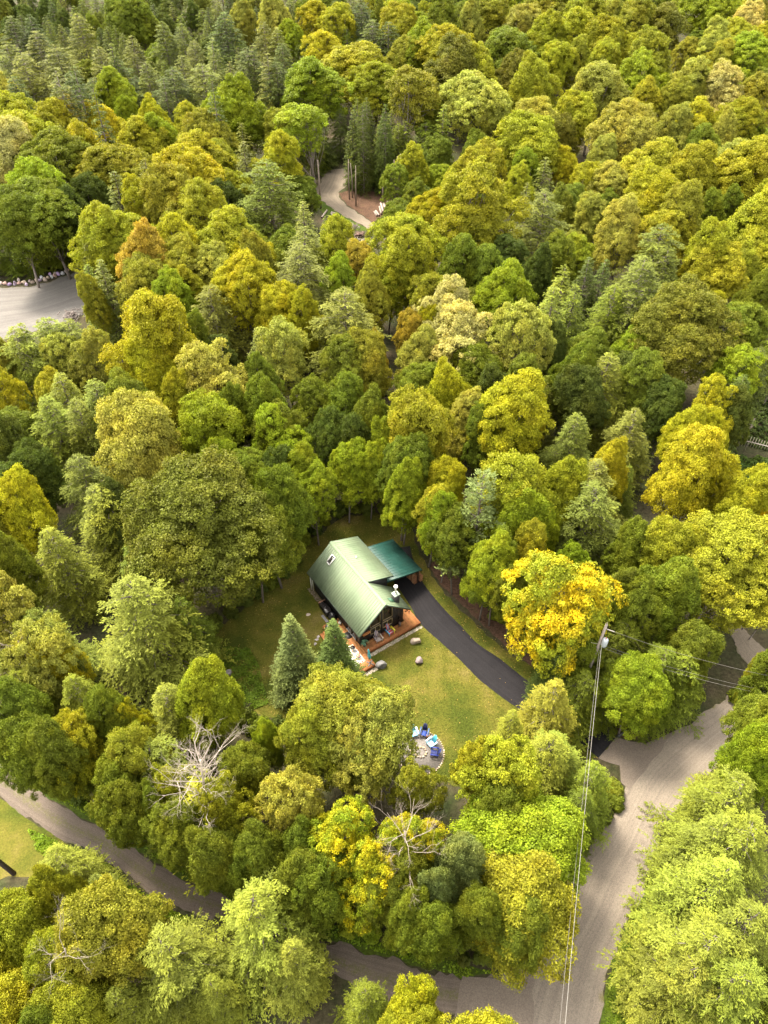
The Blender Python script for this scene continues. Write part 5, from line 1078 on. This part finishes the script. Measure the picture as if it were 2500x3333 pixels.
for k in range(12):
    a = 2 * math.pi * k / 12; o = link('stone', me_s[(k + 1) % 4], t, (.5 * math.cos(a), .5 * math.sin(a), .1), (0, 0, a)); o.scale = (.13, .14, .12)
def wchair(label, px, py, face_to, cols, seatc, armc):
    p = atg(px, py); q = hw(0, 0); loc = HM.inverted() @ p
    d = (PC - p); rz = math.atan2(d.y, d.x) + math.pi / 2 - HR
    return chair(label, loc.x, loc.y, .03, rz, cols, seatc, armc, 'Adirondack chairs round the fire pit')
wchair('pale turquoise Adirondack chair at the upper left of the fire pit', 1346, 2391, 0, [(.10, .45, .62)], [(.25, .55, .7)], [(.45, .68, .8)])
wchair('navy blue Adirondack chair at the top of the fire pit', 1381, 2390, 0, [(.008, .012, .06)], [(.02, .05, .25)], [(.05, .09, .2)])
wchair('light blue Adirondack chair at the right of the fire pit', 1404, 2424, 0, [(.05, .32, .42)], [(.36, .62, .8)], [(.42, .68, .85)])
wchair('deep blue chair half hidden low on the fire pit patio', 1415, 2456, 0, [(.01, .02, .12)], [(.01, .02, .12)], [(.01, .02, .15)])
p = atg(1393, 2402); t = thing('stump_table', 'round cut log used as a side table by the fire pit', 'stump', (p.x, p.y, .03))
MB().tube([(0, 0, 0), (0, 0, .42)], [.17, .15], 12, (.12, .05, .04)).obj('log', M_wood, t); MB().tube([(0, 0, .42), (0, 0, .435)], .15, 12, (.42, .24, .14)).obj('cut_face', M_wood, t)
# mailbox reflector / small white post by the driveway mouth
p = atg(2026, 2388); t = thing('culvert_pipe', 'short dark culvert pipe with pale rim beside the driveway mouth', 'pipe', (p.x, p.y, .14), .6)
MB().tube([(-.7, 0, 0), (.35, 0, 0)], .16, 14, (.03, .03, .03)).obj('pipe', M_paint, t); MB().tube([(.34, 0, 0), (.38, 0, 0)], .19, 14, (.5, .48, .45)).obj('rim', M_paint, t)
boulder('tan stone behind the culvert pipe at the driveway mouth', atg(2020, 2374), (.25, .3, .25), (.3, .2, .13), 91, cat='stone', sub=2)

# ------------------------------------------------------------------ utility pole and wires
KP = 12.4 / 10.6; pp = at(1975, 2032, 12.4); base = Vector((pp.x - .25, pp.y, 0))
def pole(label, base, tilt=(.25, 0)):
    t = thing('utility_pole', label, 'utility pole', base); t.scale.z = KP
    MB().tube([(0, 0, -.5), (tilt[0], tilt[1], 10.6)], [.17, .11], 10, (.20, .17, .15)).obj('shaft', M_wood, t)
    MB().tube([(.5, -.25, 8.3), (.5, -.25, 8.42), (.5, -.25, 9.05), (.5, -.25, 9.15)], [.2, .25, .25, .15], 14, (.33, .36, .40)).obj('transformer', M_paint, t, True)
    MB().tube([(.5, -.25, 9.12), (.5, -.25, 9.3)], [.05, .03], 8, (.35, .06, .03)).obj('bushing', M_gloss, t)
    MB().tube([(.25, 0, 10.1), (1.0, -.25, 10.0)], .035, 6, (.42, .38, .33)).obj('bracket_arm', M_paint, t)
    MB().tube([(.2, 0, 8.2), (-.5, .1, 8.3)], .02, 6, (.3, .28, .2)).obj('conductor_guard', M_paint, t)
    MB().tube([(.25, 0, 10.6), (.25, 0, 10.8)], [.05, .03], 8, (.25, .2, .15)).obj('insulator', M_gloss, t)
    return t
pole('grey timber utility pole with a transformer beside the yellow maple', base)
def wire(label, a, b, sag, r, col=(.12, .11, .10)):
    a = Vector(a); b = Vector(b); pts = []
    for i in range(31):
        u = i / 30; p = a.lerp(b, u); p.z -= sag * 4 * u * (1 - u); pts.append(p)
    return tag(MB().tube(pts, r, 6, col).obj('power_line', M_paint), label, 'power line', 'wires of the utility pole')
e1 = at(1848, 3333, 10.9); s1 = base + Vector((.22, -.1, 10.8)); e1 = Vector(s1) + (e1 - Vector(s1)) * 1.5
wire('thick pale cable crossing down over the gravel road', s1, e1, 1.0, .017, (.16, .15, .135))
wire('thinner dark cable just left of the thick pale one', s1 + Vector((-.02, 0, -.9)), e1 + Vector((-.25, 0, -.8)), 1.1, .012)
e2 = at(2330, 2147, 10.8); s2 = base + Vector((.9, -.2, 11.7)); e2 = Vector(s2) + (e2 - Vector(s2)) * 1.7
wire('upper wire running right from the pole over the trees', s2, e2, .5, .011, (.10, .09, .08))
wire('lower thin wire running right from the pole', s2 + Vector((-.4, 0, -2.0)), e2 + Vector((0, 0, -2.0)), .5, .009)
wire('lowest thin wire running right from the pole', s2 + Vector((-.4, 0, -2.3)), e2 + Vector((0, 0, -2.5)), .6, .012)

# ------------------------------------------------------------------ far clearing: logs, debris, tarp
def log(label, a, b, r, col, group, name='log'):
    a = Vector(a); b = Vector(b); t = thing(name, label, 'log', a, 0, group); d = b - a
    MB().tube([(0, 0, r), d * .5 + Vector((0, 0, r * 1.02)), d + Vector((0, 0, r))], [r, r * .96, r * .88], 9, col).obj('bark', M_wood, t)
    MB().tube([Vector((0, 0, r)) - d.normalized() * .02, Vector((0, 0, r))], r * .93, 9, (.10, .06, .045)).obj('cut_end', M_wood, t)
for k, (x0, y0, x1, y1, lv) in enumerate([(905, 568, 880, 530, 0), (925, 565, 893, 522, 0), (943, 550, 925, 485, 0), (960, 550, 938, 472, .35), (990, 548, 962, 470, .3), (1000, 560, 985, 480, 0), (1025, 565, 1000, 492, .3), (1045, 560, 1035, 500, 0), (985, 500, 1000, 462, .55)]):
    a = atg(*C5(x0, y0)); b = atg(*C5(x1, y1)); a.z += lv; b.z += lv
    log('grey felled log in the far clearing pile, ' + ORD[k] + ' from the left', a, b, .26 if k in (3, 4) else .2, random.choice([(.26, .2, .17), (.20, .16, .13), (.30, .24, .21)]), 'felled logs piled in the far clearing')
for k, (x0, y0, x1, y1) in enumerate([(408, 582, 455, 517), (545, 552, 495, 535), (515, 575, 492, 545)]):
    log(['long pale log lying across the grass bank left of the track', 'short thick log lying right of the pale log', 'small broken log below the short thick one'][k], atg(*C5(x0, y0)), atg(*C5(x1, y1)), .2, (.34, .28, .24), 'logs on the bank of the track')
def debris(label, px, py, rx, n, col):
    p = atg(px, py); mb = MB(); rr = random.Random(int(px))
    for _ in range(n):
        c = Vector((rr.gauss(0, rx * .5), rr.gauss(0, rx * .5), rr.uniform(.05, .6))); d = Vector((rr.gauss(0, 1), rr.gauss(0, 1), rr.gauss(0, .4))).normalized() * rr.uniform(.3, .9)
        k = rr.uniform(.7, 1.3); mb.tube([c - d * .5, c + d * .5], rr.uniform(.03, .08), 4, tuple(v * k for v in col))
    o = mb.obj('brush_pile', M_wood, None, loc=p); return tag(o, label, kind='stuff')
debris('purplish grey pile of broken branches below the track', *C5(672, 672), 1.5, 120, (.20, .155, .15))
debris('smaller reddish pile of branches nearest the maples', *C5(750, 745), 1.1, 70, (.18, .11, .09))
debris('scattered pale broken branches behind the yellow maples', *C5(760, 810), 1.3, 50, (.32, .27, .22))
debris('grey brush heap at the lower edge of the parking area', 236, 1030, 1.6, 120, (.17, .14, .13))
p = atg(*C5(1045, 570)); t = thing('tarp', 'teal tarpaulin draped over a slanted stack in the clearing', 'tarp', p, .5)
MB().add([(-1.2, -.6, .1), (.2, -.7, .1), (1.0, .5, 1.2), (-.3, .7, 1.2), (-.5, 1.3, .1), (1.1, 1.1, .1)], [(0, 1, 2, 3), (3, 2, 5, 4), (0, 3, 4), (1, 5, 2)], (.06, .15, .145)).obj('sheet', M_cloth, t)
# pale aerial and snag at the right edge
a = atg(2407, 1462); b = atg(2520, 1490); t = thing('aerial', 'long pale metal aerial with thin crossing rods at the right edge', 'aerial', (a.x, a.y, 0))
a2 = Vector((0, 0, 1.5)); b2 = Vector((b.x - a.x, b.y - a.y, 1.5)); MB().tube([a2, b2], .07, 6, (.42, .36, .32)).obj('boom', M_paint, t)
for k in range(13):
    c = a2.lerp(b2, .02 + k * .078); hgt = .95 - k * .035; MB().tube([c - Vector((0, 0, hgt)), c + Vector((0, 0, hgt))], .035, 5, (.35, .30, .22)).obj('rod', M_paint, t)
for u in (.15, .9): c = a2.lerp(b2, u); MB().tube([(c.x, c.y, 0), c], .04, 5, (.2, .17, .14)).obj('support', M_paint, t)
q = atg(2397, 1455); t = thing('snag', 'leaning grey broken tree snag beside the aerial', 'snag', q)
MB().tube([(0, 0, 0), (.3, .1, 2.0), (.5, .1, 3.4), (.9, .2, 4.6)], [.16, .13, .3, .08], 8, (.15, .12, .10)).obj('stem', M_wood, t); MB().tube([(.5, .1, 3.0), (1.0, .1, 3.6)], [.3, .12], 8, (.18, .13, .11)).obj('burl', M_wood, t)
log('thin pale log lying on dark ground above the aerial', atg(2441, 1408), atg(2458, 1414), .08, (.25, .2, .12), 'logs on the bank of the track')
# leaning trunk at the lower left edge
p = atg(48, 2845); t = thing('tree_stem', 'dark leaning bare trunk at the left edge below the dirt track', 'trunk', p)
MB().tube([(0, 0, -.2), (-1.2, .5, 3.5), (-2.4, 1.0, 7.0)], [.2, .17, .12], 8, (.06, .045, .045)).obj('stem', M_bark if False else M_wood, t)

# ------------------------------------------------------------------ dead and half dead trees
def dead(label, basepx, toppx, seed, spread, r, nmain, fork, col, tuft=None, kz=1.0, ll=.4):
    b = atg(*basepx); h = 4.0
    while h < 30 and proj((b.x, b.y, h))[1] > toppx[1]: h += .1
    tx = proj((b.x, b.y, h * .95)); off = (toppx[0] - tx[0]) * depth((b.x, b.y, h)) / FPX
    t = thing('dead_tree', label, 'tree', b, 0, 'bare dead trees')
    o = link('trunk', bare_tree(seed, h * kz, (off * .75, 0), fork, spread, nmain, r, ll)[0], t); o.color = (*col, 1)
    if tuft:
        H0, R0, tone = tuft; c_ = link('foliage', conifer(77, H=H0, Rr=R0, nbr=70, base=.35, power=.5, card=.26, per=13, irr=.5, tw=12)[1], t, (off * .3, 0, 0)); c_.color = (*TONE[tone], 1)
    return t
dead('dead white-limbed conifer with some yellow-green boughs above the dirt track', (712, 2790), (640, 2330), 51, .55, .17, 22, .60, (.36, .31, .26), (11.5, 4.3, 'yg'))
dead('bare grey limbs of a dying maple among yellow leaves', (1290, 2950), (1330, 2600), 52, 1.2, .10, 13, .70, (.27, .225, .185))
dead('grey leafless leaning tree low at the left', (215, 3280), (235, 3000), 53, .9, .08, 8, .7, (.25, .215, .18))
dead('whitish bare branch tips at the left edge of the forest', (90, 2330), (60, 1990), 54, .8, .1, 9, .7, (.26, .215, .18))
dead('bare twiggy grey tree in the middle of the forest', (1560, 1330), (1530, 1020), 55, 1.0, .12, 14, .55, (.26, .215, .18))
dead('bare twiggy grey treetop right of the straw-coloured maple', (1730, 1350), (1740, 1060), 56, 1.0, .12, 12, .6, (.26, .215, .18))
dead('leaning bare conifer trunk in the dark gap at the left', (76, 1640), (25, 1480), 57, .8, .15, 10, .3, (.16, .12, .11))
# slim bare trunks standing along the far clearing
for k, (x, y0, y1, r_) in enumerate([(658, 412, 60, .17), (682, 400, 90, .14), (716, 472, 110, .17), (1062, 495, 60, .16), (1105, 490, 10, .28), (1088, 480, 30, .2), (1165, 400, 170, .1), (1202, 395, 60, .13), (955, 455, 240, .2), (398, 495, 60, .24), (318, 400, 130, .16)]):
    b = atg(*C5(x, y0)); h = 3
    while proj((b.x, b.y, b.z + h))[1] > C5(x, y1)[1] and h < 22: h += .2
    t = thing('tree_stem', 'slim bare trunk at the far clearing, ' + ORD[sorted([658, 682, 716, 1062, 1105, 1088, 1165, 1202, 955, 398, 318]).index(x)] + ' from the left', 'trunk', b, 0, 'bare trunks round the far clearing')
    mb = MB(); mb.tube([(0, 0, -.2), (random.uniform(-.1, .1), 0, h * .5), (random.uniform(-.2, .2), 0, h)], [r_, r_ * .85, r_ * .5], 7, (.30, .235, .19) if x in (1105, 1088) else (.19, .15, .12)); mb.obj('stem', M_wood, t)

# ------------------------------------------------------------------ uncounted ground plants
def cover_patch(name, label, poly, n, col, hmax, leaf, clump=0.9, seed=5):
    rng = np.random.default_rng(seed); P = np.array([tuple(atg(x * D, y * D).xy) for x, y in poly]); lo, hi = P.min(0), P.max(0)
    q = rng.uniform(lo, hi, (n * 6, 2)); q = q[in_poly(q[:, 0], q[:, 1], [tuple(p) for p in P])]
    f = np.sin(q[:, 0] * 2.3 / clump) * np.sin(q[:, 1] * 2.9 / clump) + rng.normal(0, .55, len(q)); q = q[f > -.25][:n]; hh = np.clip(.45 + .5 * np.sin(q[:, 0] * 3.1) * np.cos(q[:, 1] * 2.7), .15, 1)
    k = len(q); C = np.column_stack([q, rng.uniform(.05, 1, k) * hmax * hh + ground(q[:, 1])]); Nn = unit(rdir(k, rng) * .7 + np.array([0, 0, 1])); A = unit(np.cross(Nn, rdir(k, rng)))
    ln = rng.uniform(.6, 1.4, k) * leaf; o = link(name, leaf_mesh(name, C, A, Nn, ln, ln * .75, rng.normal(0, .3, k), M_leaf)); o.color = (*col, 1)
    return tag(o, label, kind='stuff')
cover_patch('weeds', 'bright leafy weeds along the upper bank of the dirt track', [(-30, 1600), (60, 1652), (210, 1745), (370, 1845), (510, 1900), (700, 1990), (830, 2040), (1000, 2085), (1070, 2100), (1000, 2112), (829, 2060), (690, 2018), (508, 1938), (375, 1880), (215, 1775), (130, 1730), (20, 1655), (-30, 1620)], 16000, (.13, .20, .012), .5, .16)
cover_patch('weeds', 'bright leafy weeds between the dirt track and lower trees', [(60, 1790), (200, 1850), (240, 1872), (300, 1922), (370, 1965), (430, 1990), (420, 2020), (330, 2000), (240, 1960), (170, 1900), (80, 1840)], 7000, (.13, .20, .012), .5, .16, seed=6)
cover_patch('weeds', 'low green plants on the verge right of the gravel road', [(1300, 2230), (1316, 2117), (1341, 2030), (1378, 1960), (1416, 1870), (1440, 1800), (1500, 1800), (1440, 2000), (1400, 2230)], 9000, (.10, .15, .010), .35, .14, seed=7)
cover_patch('undergrowth', 'dark green undergrowth on the forest floor by the aerial', [(1540, 990), (1680, 990), (1680, 1080), (1640, 1080), (1560, 1060)], 9000, (.045, .08, .012), .7, .3, seed=8)
cover_patch('undergrowth', 'dark undergrowth under the trees at the right edge', [(1540, 760), (1700, 740), (1700, 985), (1600, 960), (1560, 900)], 14000, (.05, .075, .014), .9, .34, seed=18)
cover_patch('undergrowth', 'green undergrowth behind the far log pile', [(830, 455), (880, 430), (990, 430), (990, 470), (900, 480)], 5000, (.06, .10, .012), .9, .3, seed=9)
cover_patch('undergrowth', 'low plants under the trees right of the driveway', [(1150, 1400), (1250, 1450), (1340, 1550), (1330, 1585), (1240, 1500), (1150, 1440)], 3500, (.08, .12, .014), .4, .16, seed=10)
cover_patch('undergrowth', 'leafy plants at the left end of the lawn', [(452, 1400), (540, 1400), (560, 1440), (580, 1520), (530, 1540), (500, 1460), (455, 1440)], 4000, (.09, .14, .012), .45, .18, seed=12)
def grass(name, label, poly, n, col, hmax, seed):
    rng = np.random.default_rng(seed); P = np.array([tuple(atg(x * D, y * D).xy) for x, y in poly]); lo, hi = P.min(0), P.max(0)
    q = rng.uniform(lo, hi, (n * 3, 2)); q = q[in_poly(q[:, 0], q[:, 1], [tuple(p) for p in P])][:n]; k = len(q)
    lq = np.array([tuple(HM.inverted() @ Vector((a, b, 0)))[:2] for a, b in q]); ok = ~((lq[:, 0] > -4.6) & (lq[:, 0] < 7) & (lq[:, 1] > -2.1) & (lq[:, 1] < 10) & ~((lq[:, 1] < -.5) & (lq[:, 0] > -2.6)))
    ok &= ~in_poly(q[:, 0], q[:, 1], ROADW[-1]); ok &= (q[:, 0] - PC.x) ** 2 + (q[:, 1] - PC.y) ** 2 > 2.3 ** 2
    q = q[ok]; k = len(q); a = rng.uniform(0, 6.28, k); d = np.column_stack([np.cos(a), np.sin(a), np.zeros(k)]); h = rng.uniform(.5, 1, k) * hmax; B = np.column_stack([q, np.full(k, .012)])
    V = np.empty((k, 3, 3)); V[:, 0] = B - d * .03; V[:, 1] = B + d * .03; V[:, 2] = B + np.column_stack([rng.normal(0, .03, k), rng.normal(0, .03, k), h])
    return V.reshape(-1, 3), k
V, k = grass('grass', '', LAWN, 90000, None, .07, 3)
o = link('grass', np_mesh('grass', V, np.arange(len(V)), 3, mats=(M_lawn,))); tag(o, 'short uneven grass blades of the lawn', kind='stuff')


rng = np.random.default_rng(77); P_ = np.array([tuple(atg(x * D, y * D).xy) for x, y in LAWN]); lo, hi = P_.min(0), P_.max(0)
q = rng.uniform(lo, hi, (6000, 2)); q = q[in_poly(q[:, 0], q[:, 1], [tuple(p) for p in P_])]; e_ = np.array([min(math.hypot(a - px_, b - py_) for px_, py_ in P_) for a, b in q]); q = q[rng.random(len(q)) < np.exp(-e_ / 3.0) * .9 + .12]
lq = np.array([tuple(HM.inverted() @ Vector((a, b, 0)))[:2] for a, b in q]); dr = in_poly(q[:, 0], q[:, 1], ROADW[-1]) & (rng.random(len(q)) < .93); q = q[~dr]; lq = lq[~dr]; q = q[~((lq[:, 0] > -4.7) & (lq[:, 0] < 7.8) & (lq[:, 1] > -2.3) & (lq[:, 1] < 10.3))]; k = len(q)
C_ = np.column_stack([q, np.full(k, .075)]); N_ = unit(rdir(k, rng) * .25 + np.array([0, 0, 1])); A_ = unit(np.cross(N_, rdir(k, rng)))
o = link('fallen_leaves', leaf_mesh('fallen_leaves', C_, A_, N_, rng.uniform(.07, .13, k), rng.uniform(.06, .1, k), rng.normal(0, .3, k), M_leaf)); o.color = (.30, .21, .06, 1); tag(o, 'yellow and brown leaves fallen on the lawn and driveway', kind='stuff')
